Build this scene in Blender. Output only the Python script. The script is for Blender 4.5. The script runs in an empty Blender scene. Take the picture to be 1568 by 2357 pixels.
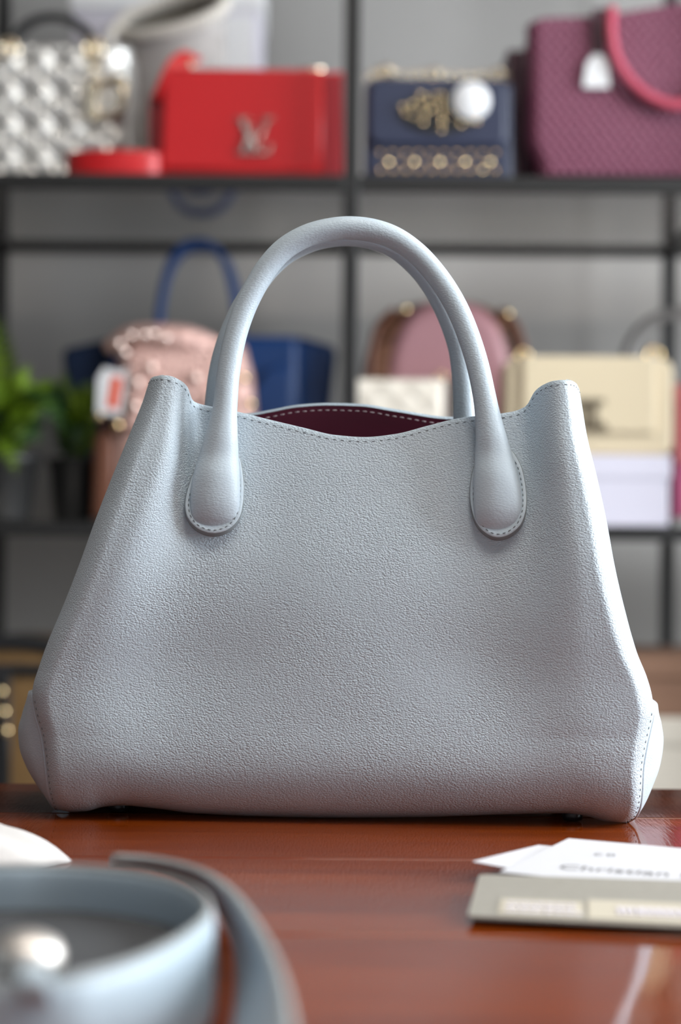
import bpy, bmesh, math, random
from mathutils import Vector, Matrix
random.seed(7)
PI = math.pi
scn = bpy.context.scene
col = scn.collection

# ------------------------------------------------------------------ camera
IW, IH = 1568.0, 2357.0
LENS, SENS = 65.0, 24.0
FP = LENS / SENS * IW                     # focal length in pixels
CAMH, CAMD = 0.1545, 0.951                # height above the table, distance to the bag
PITCH = math.atan(31.5 / FP)
ROLL = math.radians(0.48)
cam_d = bpy.data.cameras.new('camera')
cam_d.sensor_fit = 'HORIZONTAL'
cam_d.sensor_width = SENS
cam_d.lens = LENS
cam_d.clip_start = 0.02
cam_d.clip_end = 50
cam = bpy.data.objects.new('camera', cam_d)
col.objects.link(cam)
CM = Matrix.Rotation(PI / 2 + PITCH, 3, 'X') @ Matrix.Rotation(ROLL, 3, 'Z')
CP = Vector((0.0, -CAMD, CAMH))
cam.matrix_world = Matrix.Translation(CP) @ CM.to_4x4()
cam_d.dof.use_dof = True
cam_d.dof.focus_distance = 0.954
cam_d.dof.aperture_fstop = 4.3
scn.camera = cam

# ------------------------------------------------------------------ world, exposure
w = bpy.data.worlds.new('world')
scn.world = w
w.use_nodes = True
bgn = w.node_tree.nodes['Background']
bgn.inputs[0].default_value = (0.80, 0.88, 1.0, 1)
bgn.inputs[1].default_value = 0.6
vs = scn.view_settings
vs.view_transform = 'Standard'
vs.look = 'None'
vs.exposure = 0.22
vs.gamma = 1.0
vs.use_curve_mapping = False
try:
    scn.cycles.use_denoising = True
    scn.cycles.max_bounces = 8
    scn.cycles.caustics_reflective = False
    scn.cycles.caustics_refractive = False
except Exception:
    pass

# room limits (table top is z = 0)
RX0, RX1, RY0, RY1, RZ0, RZ1 = -2.3, 1.75, -3.2, 1.60, -0.76, 1.95

def area_light(name, loc, rot, sx, sy, power, color):
    d = bpy.data.lights.new(name, 'AREA')
    d.shape = 'RECTANGLE'; d.size = sx; d.size_y = sy
    d.energy = power; d.color = color
    o = bpy.data.objects.new(name, d)
    col.objects.link(o)
    o.location = loc; o.rotation_euler = rot
    return o
# daylight entering by the window in the right wall and by the shop front behind the camera
area_light('daylight_side_window', (RX1 + 0.10, 0.04, 0.72), (0, PI / 2, 0), 1.30, 1.50, 94.0, (0.88, 0.945, 1.0))
area_light('daylight_shop_front', (0.4, RY0 - 0.10, 0.75), (PI / 2, 0, 0), 2.4, 1.7, 3.0, (0.95, 0.97, 1.0))

# ------------------------------------------------------------------ helpers
def W(px, py, Y):
    """point at depth Y that stands behind a pixel of the photograph"""
    d = CM @ Vector(((px - IW / 2) / FP, -(py - IH / 2) / FP, -1.0))
    return CP + d * ((Y + CAMD) / d.y)
def G(px, py, z=0.0):
    """point at height z that stands behind a pixel"""
    d = CM @ Vector(((px - IW / 2) / FP, -(py - IH / 2) / FP, -1.0))
    return CP + d * ((z - CP.z) / d.z)
def lerp(a, b, t): return a + (b - a) * t
def clamp(x, a=0.0, b=1.0): return max(a, min(b, x))
def sstep(a, b, x):
    t = clamp((x - a) / (b - a)); return t * t * (3 - 2 * t)
def interp(tab, x):
    if x <= tab[0][0]: return tab[0][1]
    for (a, fa), (b, fb) in zip(tab, tab[1:]):
        if x <= b: return fa + (fb - fa) * (x - a) / (b - a)
    return tab[-1][1]
def sinterp(tab, x):
    """monotone-ish smooth table lookup (Catmull-Rom tangents)"""
    n = len(tab)
    if x <= tab[0][0]: return tab[0][1]
    if x >= tab[-1][0]: return tab[-1][1]
    for i in range(n - 1):
        if x <= tab[i + 1][0]: break
    x0, y0 = tab[i]; x1, y1 = tab[i + 1]; h = x1 - x0
    def tan(k):
        if k == 0: return (tab[1][1] - tab[0][1]) / (tab[1][0] - tab[0][0])
        if k == n - 1: return (tab[-1][1] - tab[-2][1]) / (tab[-1][0] - tab[-2][0])
        s0 = (tab[k][1] - tab[k - 1][1]) / (tab[k][0] - tab[k - 1][0])
        s1 = (tab[k + 1][1] - tab[k][1]) / (tab[k + 1][0] - tab[k][0])
        if s0 * s1 <= 0: return 0.0
        return 2 * s0 * s1 / (s0 + s1)
    t = (x - x0) / h
    m0, m1 = tan(i) * h, tan(i + 1) * h
    return ((2*t**3 - 3*t*t + 1) * y0 + (t**3 - 2*t*t + t) * m0 + (-2*t**3 + 3*t*t) * y1 + (t**3 - t*t) * m1)
def crom(pts, n, closed=False):
    """resample a point list as a Catmull-Rom curve with n points per span"""
    pts = [Vector(p) for p in pts]; out = []
    N = len(pts); spans = N if closed else N - 1
    for i in range(spans):
        if closed:
            p0, p1, p2, p3 = pts[(i - 1) % N], pts[i], pts[(i + 1) % N], pts[(i + 2) % N]
        else:
            p1, p2 = pts[i], pts[i + 1]
            p0 = pts[i - 1] if i > 0 else p1 * 2 - p2
            p3 = pts[i + 2] if i + 2 < N else p2 * 2 - p1
        for k in range(n):
            t = k / n
            out.append(0.5 * ((2 * p1) + (p2 - p0) * t + (2*p0 - 5*p1 + 4*p2 - p3) * t*t + (3*p1 - p0 - 3*p2 + p3) * t**3))
    if not closed: out.append(pts[-1])
    return out
def spow(v, e): return math.copysign(abs(v) ** e, v)

OFF = {}
def empty(name, loc, label, cat, group=None):
    o = bpy.data.objects.new(name, None)
    o.empty_display_size = 0.02
    col.objects.link(o); o.location = loc
    OFF[o.name] = Vector(loc)
    tag(o, label, cat, group)
    return o
def tag(o, label=None, cat=None, group=None, kind=None):
    if label: o['label'] = label
    if cat: o['category'] = cat
    if group: o['group'] = group
    if kind: o['kind'] = kind
    return o
def mk(name, V, F, mat, parent=None, smooth=True, flat=(), loc=None, kind=None, label=None):
    """one mesh object from world-space vertices"""
    off = OFF[parent.name] if parent is not None else Vector(loc if loc is not None else (0, 0, 0))
    me = bpy.data.meshes.new(name)
    me.from_pydata([tuple(Vector(v) - off) for v in V], [], F)
    if smooth:
        fl = set(flat)
        me.polygons.foreach_set('use_smooth', [i not in fl for i in range(len(me.polygons))])
    if mat is not None: me.materials.append(mat)
    me.update()
    o = bpy.data.objects.new(name, me)
    col.objects.link(o)
    if parent is not None:
        o.parent = parent
    else:
        o.location = off
    OFF[o.name] = off
    if kind: o['kind'] = kind
    if label: o['label'] = label
    return o
def quads(nr, nc, close_c=False, close_r=False, base=0, flip=False):
    F = []
    for i in range(nr if close_r else nr - 1):
        for j in range(nc if close_c else nc - 1):
            a = base + i * nc + j; b = base + i * nc + (j + 1) % nc
            c = base + ((i + 1) % nr) * nc + (j + 1) % nc; d = base + ((i + 1) % nr) * nc + j
            F.append((a, d, c, b) if flip else (a, b, c, d))
    return F
def recalc(o):
    bm = bmesh.new(); bm.from_mesh(o.data)
    bmesh.ops.recalc_face_normals(bm, faces=bm.faces)
    bm.to_mesh(o.data); bm.free()
    return o
class MB:
    """collects pieces that become ONE mesh"""
    def __init__(s): s.V = []; s.F = []; s.flat = []
    def add(s, V, F, flat=()):
        b = len(s.V); fb = len(s.F)
        s.V += [Vector(v) for v in V]
        s.F += [tuple(i + b for i in f) for f in F]
        s.flat += [i + fb for i in flat]
        return s
    def make(s, name, mat, parent=None, **k):
        return recalc(mk(name, s.V, s.F, mat, parent, flat=s.flat, **k))
def g_box(x0, y0, z0, x1, y1, z1, b=0.0):
    """box with a one-step chamfer"""
    if b <= 0:
        V = [(x, y, z) for z in (z0, z1) for y in (y0, y1) for x in (x0, x1)]
        F = [(0,2,3,1),(4,5,7,6),(0,1,5,4),(2,6,7,3),(0,4,6,2),(1,3,7,5)]
        return V, F, range(6)
    return g_prism(rrect(x0, z0, x1, z1, b * 1.2, 3), y0, y1, b, 2)
def rrect(x0, z0, x1, z1, r, n=5):
    r = min(r, (x1 - x0) / 2.01, (z1 - z0) / 2.01)
    P = []
    for cx, cz, a0 in ((x1 - r, z0 + r, -PI/2), (x1 - r, z1 - r, 0), (x0 + r, z1 - r, PI/2), (x0 + r, z0 + r, PI)):
        for k in range(n + 1):
            a = a0 + PI / 2 * k / n
            P.append((cx + r * math.cos(a), cz + r * math.sin(a)))
    return P
def offs(P, d):
    """inset a counter-clockwise outline by d"""
    n = len(P); out = []
    for i in range(n):
        a, b, c = Vector(P[i - 1]), Vector(P[i]), Vector(P[(i + 1) % n])
        e1 = (b - a); e2 = (c - b)
        e1 = e1.normalized() if e1.length > 1e-9 else e2.normalized()
        e2 = e2.normalized() if e2.length > 1e-9 else e1
        n1 = Vector((-e1.y, e1.x)); n2 = Vector((-e2.y, e2.x))
        m = n1 + n2
        m = m.normalized() if m.length > 1e-6 else n1
        s = max(0.5, m.dot(n1))
        out.append(tuple(b + m * (d / s)))
    return out
def g_prism(P, y0, y1, b=0.0, seg=3, map3=None):
    """outline in x,z pushed from y0 (front) to y1 with rounded rims"""
    n = len(P); rings = []
    if b > 0:
        for k in range(seg + 1):
            a = PI / 2 * k / seg
            rings.append((b * (1 - math.sin(a)), y0 + b * (1 - math.cos(a))))
        for k in range(seg, -1, -1):
            a = PI / 2 * k / seg
            rings.append((b * (1 - math.sin(a)), y1 - b * (1 - math.cos(a))))
    else:
        rings = [(0, y0), (0, y1)]
    V = []
    for d, y in rings:
        Q = offs(P, d) if d > 1e-9 else P
        V += [(q[0], y, q[1]) for q in Q]
    F = quads(len(rings), n, close_c=True)
    fl = [len(F), len(F) + 1]
    el = [(Vector(P[(i + 1) % n]) - Vector(P[i])).length for i in range(n)]
    wall = len(rings) // 2 - 1                       # the straight ring of side faces; its long sides are flat
    fl += [wall * n + i for i in range(n) if el[i] > 0.45 * max(el)]
    F.append(tuple(range(n))); F.append(tuple(range((len(rings) - 1) * n, len(rings) * n))[::-1])
    if map3: V = [map3(Vector(v)) for v in V]
    return V, F, fl
def g_sweep(path, rad, seg=14, ref=(0, 1, 0), closed=False, e=1.0, caps=True):
    """elliptic tube; rad = number, or function t -> (in-plane radius, radius along ref)"""
    path = [Vector(p) for p in path]; n = len(path); V = []
    R0 = Vector(ref)
    for i, p in enumerate(path):
        if closed: T = path[(i + 1) % n] - path[i - 1]
        else: T = path[min(i + 1, n - 1)] - path[max(i - 1, 0)]
        T.normalize()
        B = R0 - T * R0.dot(T)
        if B.length < 1e-4: B = T.orthogonal()
        B.normalize(); N = T.cross(B)
        t = i / (n - 1)
        r = rad(t) if callable(rad) else rad
        ra, rb = r if isinstance(r, tuple) else (r, r)
        for k in range(seg):
            a = 2 * PI * k / seg
            V.append(p + N * ra * spow(math.cos(a), e) + B * rb * spow(math.sin(a), e))
    F = quads(n, seg, close_c=True, close_r=closed)
    fl = []
    if not closed and caps:
        fl = [len(F), len(F) + 1]
        F.append(tuple(range(seg))); F.append(tuple(range((n - 1) * seg, n * seg))[::-1])
    return V, F, fl
def g_ribbon(top, bot, th, seg=16, closed=False, e=0.4):
    """strap between two edge curves, with thickness and rounded edges"""
    top = [Vector(p) for p in top]; bot = [Vector(p) for p in bot]; n = len(top); V = []
    for i in range(n):
        m = (top[i] + bot[i]) / 2; u = (top[i] - bot[i]) / 2
        j0, j1 = ((i - 1) % n, (i + 1) % n) if closed else (max(i - 1, 0), min(i + 1, n - 1))
        T = ((top[j1] + bot[j1]) - (top[j0] + bot[j0])).normalized()
        N = T.cross(u).normalized()
        for k in range(seg):
            a = 2 * PI * k / seg
            V.append(m + u * spow(math.cos(a), e) + N * th / 2 * spow(math.sin(a), e))
    F = quads(n, seg, close_c=True, close_r=closed); fl = []
    if not closed:
        fl = [len(F), len(F) + 1]
        F.append(tuple(range(seg))); F.append(tuple(range((n - 1) * seg, n * seg))[::-1])
    return V, F, fl
def g_lathe(prof, c, seg=24, axis='Z'):
    V = []
    for r, h in prof:
        for k in range(seg):
            a = 2 * PI * k / seg
            u, v = r * math.cos(a), r * math.sin(a)
            V.append(Vector(c) + (Vector((u, v, h)) if axis == 'Z' else Vector((u, h, v)) if axis == 'Y' else Vector((h, u, v))))
    F = quads(len(prof), seg, close_c=True)
    fl = [len(F), len(F) + 1]
    F.append(tuple(range(seg))); F.append(tuple(range((len(prof) - 1) * seg, len(prof) * seg))[::-1])
    return V, F, fl
def g_ball(c, r, seg=12, rings=7, sc=(1, 1, 1)):
    prof = [(r * max(math.sin(PI * k / rings), 0.02), -r * math.cos(PI * k / rings)) for k in range(rings + 1)]
    V, F, fl = g_lathe(prof, (0, 0, 0), seg)
    return [Vector((v.x * sc[0], v.y * sc[1], v.z * sc[2])) + Vector(c) for v in V], F, ()
def g_torus(c, R, r, ax=(0, 1, 0), seg=28, s2=10, ell=1.0):
    ax = Vector(ax).normalized()
    u = ax.orthogonal().normalized()
    if abs(ax.z) < 0.9: u = (Vector((0, 0, 1)) - ax * ax.z).normalized()
    v = ax.cross(u)
    P = [Vector(c) + u * R * math.cos(2 * PI * k / seg) * ell + v * R * math.sin(2 * PI * k / seg) for k in range(seg)]
    return g_sweep(P, r, s2, ax, closed=True)
def rotz(o, deg, piv):
    """turn a finished thing about a vertical line (bakes into its vertices)"""
    M = Matrix.Translation(Vector(piv)) @ Matrix.Rotation(math.radians(deg), 4, 'Z') @ Matrix.Translation(-Vector(piv))
    def rec(ob):
        if ob.type == 'MESH':
            of = OFF[ob.name]
            for v in ob.data.vertices:
                v.co = (M @ (v.co + of)) - of
        for c in ob.children: rec(c)
    rec(o)

# ------------------------------------------------------------------ materials
def new_mat(name, colr, rough=0.5, metal=0.0, spec=0.5, coat=0.0, sheen=0.0):
    m = bpy.data.materials.new(name); m.use_nodes = True
    b = m.node_tree.nodes['Principled BSDF']
    b.inputs['Base Color'].default_value = (*colr, 1)
    b.inputs['Roughness'].default_value = rough
    b.inputs['Metallic'].default_value = metal
    b.inputs['Specular IOR Level'].default_value = spec
    b.inputs['Coat Weight'].default_value = coat
    b.inputs['Sheen Weight'].default_value = sheen
    return m
def nd(m, t, **k):
    n = m.node_tree.nodes.new(t)
    for a, v in k.items(): setattr(n, a, v)
    return n
def lk(m, a, b): m.node_tree.links.new(a, b)
def bump(m, height, strength, dist, normal_in=None):
    b = nd(m, 'ShaderNodeBump')
    b.inputs['Strength'].default_value = strength
    b.inputs['Distance'].default_value = dist
    lk(m, height, b.inputs['Height'])
    if normal_in is not None: lk(m, normal_in, b.inputs['Normal'])
    lk(m, b.outputs['Normal'], m.node_tree.nodes['Principled BSDF'].inputs['Normal'])
    return b
def noise_bump(m, scale, strength, dist, detail=3.0, stretch=(1, 1, 1)):
    tc = nd(m, 'ShaderNodeTexCoord'); mp = nd(m, 'ShaderNodeMapping')
    mp.inputs['Scale'].default_value = stretch
    n = nd(m, 'ShaderNodeTexNoise')
    n.inputs['Scale'].default_value = scale; n.inputs['Detail'].default_value = detail
    lk(m, tc.outputs['Object'], mp.inputs['Vector']); lk(m, mp.outputs['Vector'], n.inputs['Vector'])
    bump(m, n.outputs['Fac'], strength, dist)
    return m
def vary(m, c0, c1, scale, stretch=(1, 1, 1), detail=4.0, lo=0.3, hi=0.7):
    tc = nd(m, 'ShaderNodeTexCoord'); mp = nd(m, 'ShaderNodeMapping')
    mp.inputs['Scale'].default_value = stretch
    n = nd(m, 'ShaderNodeTexNoise')
    n.inputs['Scale'].default_value = scale; n.inputs['Detail'].default_value = detail
    cr = nd(m, 'ShaderNodeValToRGB')
    cr.color_ramp.elements[0].position = lo; cr.color_ramp.elements[0].color = (*c0, 1)
    cr.color_ramp.elements[1].position = hi; cr.color_ramp.elements[1].color = (*c1, 1)
    lk(m, tc.outputs['Object'], mp.inputs['Vector']); lk(m, mp.outputs['Vector'], n.inputs['Vector'])
    lk(m, n.outputs['Fac'], cr.inputs['Fac'])
    lk(m, cr.outputs['Color'], m.node_tree.nodes['Principled BSDF'].inputs['Base Color'])
    return m
def pebble_leather(name, colr, rough, scale, strength, dist, stretch=(1, 1, 1.15), fine=True):
    """pebbled grain: raised cells with fine creases between them"""
    m = new_mat(name, colr, rough, 0, 0.45)
    tc = nd(m, 'ShaderNodeTexCoord'); mp = nd(m, 'ShaderNodeMapping')
    mp.inputs['Scale'].default_value = stretch
    lk(m, tc.outputs['Object'], mp.inputs['Vector'])
    wn = nd(m, 'ShaderNodeTexNoise'); wn.inputs['Scale'].default_value = scale * 0.55; wn.inputs['Detail'].default_value = 2
    lk(m, mp.outputs['Vector'], wn.inputs['Vector'])
    sub = nd(m, 'ShaderNodeVectorMath', operation='SUBTRACT'); sub.inputs[1].default_value = (0.5, 0.5, 0.5)
    lk(m, wn.outputs['Color'], sub.inputs[0])
    sc = nd(m, 'ShaderNodeVectorMath', operation='SCALE'); sc.inputs['Scale'].default_value = 0.8 / scale
    lk(m, sub.outputs[0], sc.inputs[0])
    ad = nd(m, 'ShaderNodeVectorMath', operation='ADD')
    lk(m, mp.outputs['Vector'], ad.inputs[0]); lk(m, sc.outputs[0], ad.inputs[1])
    hs = []
    for s, wgt, feat in ((scale, 1.0, 'F1'), (scale * 2.1, 0.35, 'F1')):
        v = nd(m, 'ShaderNodeTexVoronoi', feature=feat)
        v.inputs['Scale'].default_value = s
        lk(m, ad.outputs[0], v.inputs['Vector'])
        mr = nd(m, 'ShaderNodeMapRange', interpolation_type='LINEAR')
        mr.inputs['From Min'].default_value = 0.15; mr.inputs['From Max'].default_value = 0.85
        mr.inputs['To Min'].default_value = wgt; mr.inputs['To Max'].default_value = 0.0
        lk(m, v.outputs['Distance'], mr.inputs['Value']); hs.append(mr.outputs['Result'])
    # the depth of the grain changes slowly over the hide
    big = nd(m, 'ShaderNodeTexNoise'); big.inputs['Scale'].default_value = 22; big.inputs['Detail'].default_value = 1
    lk(m, tc.outputs['Object'], big.inputs['Vector'])
    mr2 = nd(m, 'ShaderNodeMapRange'); mr2.inputs['From Min'].default_value = 0.3; mr2.inputs['From Max'].default_value = 0.7
    mr2.inputs['To Min'].default_value = 0.55; mr2.inputs['To Max'].default_value = 1.1
    lk(m, big.outputs['Fac'], mr2.inputs['Value'])
    s1 = nd(m, 'ShaderNodeMath', operation='ADD'); lk(m, hs[0], s1.inputs[0]); lk(m, hs[1], s1.inputs[1])
    s2 = nd(m, 'ShaderNodeMath', operation='MULTIPLY'); lk(m, s1.outputs[0], s2.inputs[0]); lk(m, mr2.outputs[0], s2.inputs[1])
    bump(m, s2.outputs[0], strength, dist)
    return m

M = {}
HERO = (0.478, 0.560, 0.622)
M['hero'] = pebble_leather('pale_blue_grey_pebbled_leather', HERO, 0.44, 1000, 0.72, 0.0005, (0.82, 1, 1.22))
M['hero_fine'] = pebble_leather('pale_blue_grey_smooth_leather', HERO, 0.45, 760, 0.22, 0.0004, (0.8, 1, 1.5))
M['hero_edge'] = new_mat('grey_painted_edge', (0.22, 0.25, 0.26), 0.5)
M['thread'] = new_mat('blue_grey_thread', (0.20, 0.23, 0.25), 0.7)
M['thread_pale'] = new_mat('pale_pink_thread', (0.62, 0.50, 0.52), 0.7)
M['lining'] = noise_bump(new_mat('burgundy_lining', (0.135, 0.012, 0.035), 0.55), 900, 0.2, 0.0003)
M['black_rubber'] = new_mat('black_rubber', (0.012, 0.012, 0.013), 0.35)
M['frame'] = noise_bump(new_mat('black_powder_coated_metal', (0.009, 0.0085, 0.008), 0.45), 700, 0.15, 0.0005)
M['shelf_glass'] = new_mat('smoked_glass', (0.36, 0.34, 0.32), 0.06, 0, 1.0)
M['shelf_glass'].node_tree.nodes['Principled BSDF'].inputs['IOR'].default_value = 3.8
_m = M['shelf_glass']                       # smoked glass lets a little of the light pass
_tr = nd(_m, 'ShaderNodeBsdfTransparent'); _tr.inputs['Color'].default_value = (0.86, 0.85, 0.83, 1)
_mx = nd(_m, 'ShaderNodeMixShader'); _mx.inputs['Fac'].default_value = 0.12
lk(_m, _m.node_tree.nodes['Principled BSDF'].outputs[0], _mx.inputs[1]); lk(_m, _tr.outputs[0], _mx.inputs[2])
lk(_m, _mx.outputs[0], _m.node_tree.nodes['Material Output'].inputs['Surface'])
M['wall'] = noise_bump(vary(new_mat('warm_grey_wall', (0.5, 0.49, 0.48), 0.85), (0.39, 0.370, 0.350), (0.43, 0.410, 0.388), 3.0), 160, 0.15, 0.001)
M['white_wall'] = noise_bump(new_mat('greige_wall_paint', (0.26, 0.25, 0.235), 0.9), 160, 0.15, 0.001)
M['ceiling'] = noise_bump(new_mat('grey_ceiling_paint', (0.45, 0.43, 0.41), 0.9), 90, 0.15, 0.001)
M['floor'] = noise_bump(vary(new_mat('grey_floor_tile', (0.3, 0.29, 0.28), 0.35), (0.20, 0.18, 0.165), (0.28, 0.26, 0.24), 5.0), 60, 0.1, 0.001)
M['frame_white'] = new_mat('white_window_frame', (0.75, 0.75, 0.74), 0.4)
M['gold'] = new_mat('polished_gold', (0.95, 0.72, 0.40), 0.13, 1.0)
M['pale_gold'] = new_mat('pale_gold_metal', (0.86, 0.74, 0.55), 0.2, 1.0)
M['brass'] = new_mat('dark_brass', (0.20, 0.165, 0.115), 0.3, 0.9)
M['stud_gold'] = new_mat('antique_gold', (0.55, 0.38, 0.22), 0.22, 1.0)
M['sequin'] = new_mat('pink_gold_sequin', (0.98, 0.80, 0.72), 0.30, 1.0)
M['nickel'] = new_mat('polished_nickel', (0.50, 0.44, 0.38), 0.2, 1.0)
M['chrome'] = new_mat('satin_silver_metal', (0.80, 0.75, 0.70), 0.5, 1.0)
M['silver'] = noise_bump(new_mat('crinkled_silver_leather', (0.74, 0.73, 0.70), 0.40, 0.8), 260, 0.35, 0.001)
M['black_leather'] = noise_bump(new_mat('black_leather', (0.012, 0.012, 0.013), 0.38), 420, 0.2, 0.0005)
M['red'] = noise_bump(new_mat('red_leather', (0.48, 0.006, 0.009), 0.40), 380, 0.2, 0.0005)
M['red_dark'] = noise_bump(new_mat('dark_and_shaded_red_leather', (0.26, 0.007, 0.012), 0.45), 380, 0.2, 0.0005)  # dark red of the gusset, also painted shade on the right-hand strip
M['navy'] = noise_bump(new_mat('navy_leather', (0.022, 0.028, 0.060), 0.42), 420, 0.2, 0.0005)
M['purple'] = noise_bump(new_mat('plum_woven_leather', (0.185, 0.045, 0.088), 0.5), 500, 0.15, 0.0004)
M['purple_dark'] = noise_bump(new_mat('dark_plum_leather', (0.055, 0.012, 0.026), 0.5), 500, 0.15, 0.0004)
M['rose_red'] = noise_bump(new_mat('rose_red_leather', (0.42, 0.055, 0.095), 0.42), 500, 0.15, 0.0004)
M['white_card'] = new_mat('white_card', (0.72, 0.72, 0.73), 0.6)
M['lilac_card'] = new_mat('lilac_white_card', (0.66, 0.64, 0.72), 0.6)
M['white_box'] = new_mat('white_paperboard', (0.60, 0.58, 0.67), 0.5)
M['canvas'] = noise_bump(vary(new_mat('shaded_off_white_canvas', (0.7, 0.68, 0.66), 0.9), (0.40, 0.37, 0.355), (0.52, 0.49, 0.47), 60), 500, 0.4, 0.001)  # off-white darkened overall, the shadow of the rope rim put into the colour
M['canvas_in'] = noise_bump(new_mat('grey_canvas_lining', (0.24, 0.22, 0.19), 0.9), 500, 0.4, 0.001)
M['rope'] = noise_bump(new_mat('cream_rope', (0.66, 0.62, 0.56), 0.85), 300, 0.5, 0.001)
M['blue'] = noise_bump(new_mat('royal_blue_leather', (0.008, 0.050, 0.185), 0.42), 380, 0.2, 0.0005)
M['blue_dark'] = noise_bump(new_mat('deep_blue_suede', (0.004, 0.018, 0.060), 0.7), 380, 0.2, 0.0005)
M['rose_gold'] = pebble_leather('rose_gold_sequin_cloth', (0.78, 0.50, 0.44), 0.34, 190, 0.9, 0.002, (1, 1, 1))
M['rose_gold'].node_tree.nodes['Principled BSDF'].inputs['Metallic'].default_value = 0.45
M['copper'] = noise_bump(new_mat('copper_brown_leather', (0.16, 0.062, 0.035), 0.4, 0.2), 300, 0.3, 0.0008)
M['orange'] = new_mat('orange_print', (0.70, 0.07, 0.015), 0.6)
M['pink'] = noise_bump(new_mat('dusty_pink_leather', (0.50, 0.25, 0.27), 0.4), 380, 0.2, 0.0005)
M['mono_brown'] = vary(new_mat('brown_coated_canvas', (0.18, 0.08, 0.05), 0.45), (0.11, 0.045, 0.025), (0.30, 0.14, 0.08), 90, detail=1.0, lo=0.42, hi=0.58)
M['cream'] = noise_bump(new_mat('cream_leather', (0.62, 0.52, 0.36), 0.42), 420, 0.15, 0.0004)
M['cream_light'] = noise_bump(new_mat('ivory_leather', (0.72, 0.66, 0.57), 0.5), 420, 0.15, 0.0004)
M['grey_leather'] = noise_bump(new_mat('grey_leather', (0.16, 0.15, 0.14), 0.45), 420, 0.15, 0.0004)
M['coral'] = noise_bump(new_mat('coral_pink_leather', (0.55, 0.16, 0.17), 0.4), 420, 0.15, 0.0004)
M['magenta'] = noise_bump(new_mat('magenta_pink_leather', (0.50, 0.11, 0.21), 0.4), 420, 0.15, 0.0004)
M['kraft'] = noise_bump(vary(new_mat('brown_kraft_card', (0.2, 0.1, 0.06), 0.7), (0.20, 0.105, 0.065), (0.24, 0.13, 0.08), 20, (1, 1, 6)), 300, 0.15, 0.0005)
M['ivory_card'] = noise_bump(new_mat('ivory_card', (0.62, 0.57, 0.49), 0.6), 300, 0.15, 0.0005)
M['tan_canvas'] = vary(new_mat('tan_brown_canvas', (0.13, 0.07, 0.02), 0.5), (0.12, 0.065, 0.022), (0.21, 0.12, 0.045), 25)
M['leaf'] = vary(new_mat('fern_green', (0.06, 0.14, 0.01), 0.45), (0.055, 0.115, 0.004), (0.20, 0.31, 0.012), 14)
M['leaf2'] = vary(new_mat('dark_fern_green', (0.03, 0.08, 0.02), 0.4), (0.018, 0.055, 0.012), (0.050, 0.12, 0.03), 14)
M['pot'] = new_mat('matte_black_pot', (0.012, 0.012, 0.012), 0.5)
M['soil'] = noise_bump(new_mat('potting_soil', (0.02, 0.014, 0.010), 0.95), 200, 0.8, 0.003)
M['paper'] = noise_bump(new_mat('white_paper', (0.62, 0.62, 0.65), 0.7), 300, 0.05, 0.0003)
M['ink'] = new_mat('grey_ink', (0.10, 0.095, 0.10), 0.7)
M['ink_pale'] = new_mat('pale_lilac_ink', (0.58, 0.54, 0.60), 0.7)
M['grey_card'] = noise_bump(vary(new_mat('grey_beige_card', (0.42, 0.4, 0.35), 0.55), (0.29, 0.275, 0.235), (0.35, 0.33, 0.29), 200, (1, 6, 1)), 600, 0.1, 0.0003)
M['cream_label'] = new_mat('cream_label', (0.56, 0.51, 0.41), 0.6)
M['strap'] = pebble_leather('blue_grey_strap_leather', (0.40, 0.48, 0.54), 0.45, 600, 0.25, 0.0004)
M['strap_in'] = noise_bump(new_mat('charcoal_suede', (0.065, 0.067, 0.072), 0.85), 600, 0.2, 0.0003)
M['strap_edge'] = new_mat('grey_strap_edge', (0.33, 0.35, 0.35), 0.5)
M['tissue'] = noise_bump(new_mat('white_cotton_cloth', (0.58, 0.56, 0.54), 0.85), 400, 0.3, 0.0005)
M['lamp_face'] = new_mat('ceiling_lamp_diffuser', (0.9, 0.9, 0.9), 0.5)
M['lamp_face'].node_tree.nodes['Principled BSDF'].inputs['Emission Color'].default_value = (1, 0.92, 0.82, 1)
M['lamp_face'].node_tree.nodes['Principled BSDF'].inputs['Emission Strength'].default_value = 12.0

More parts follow.
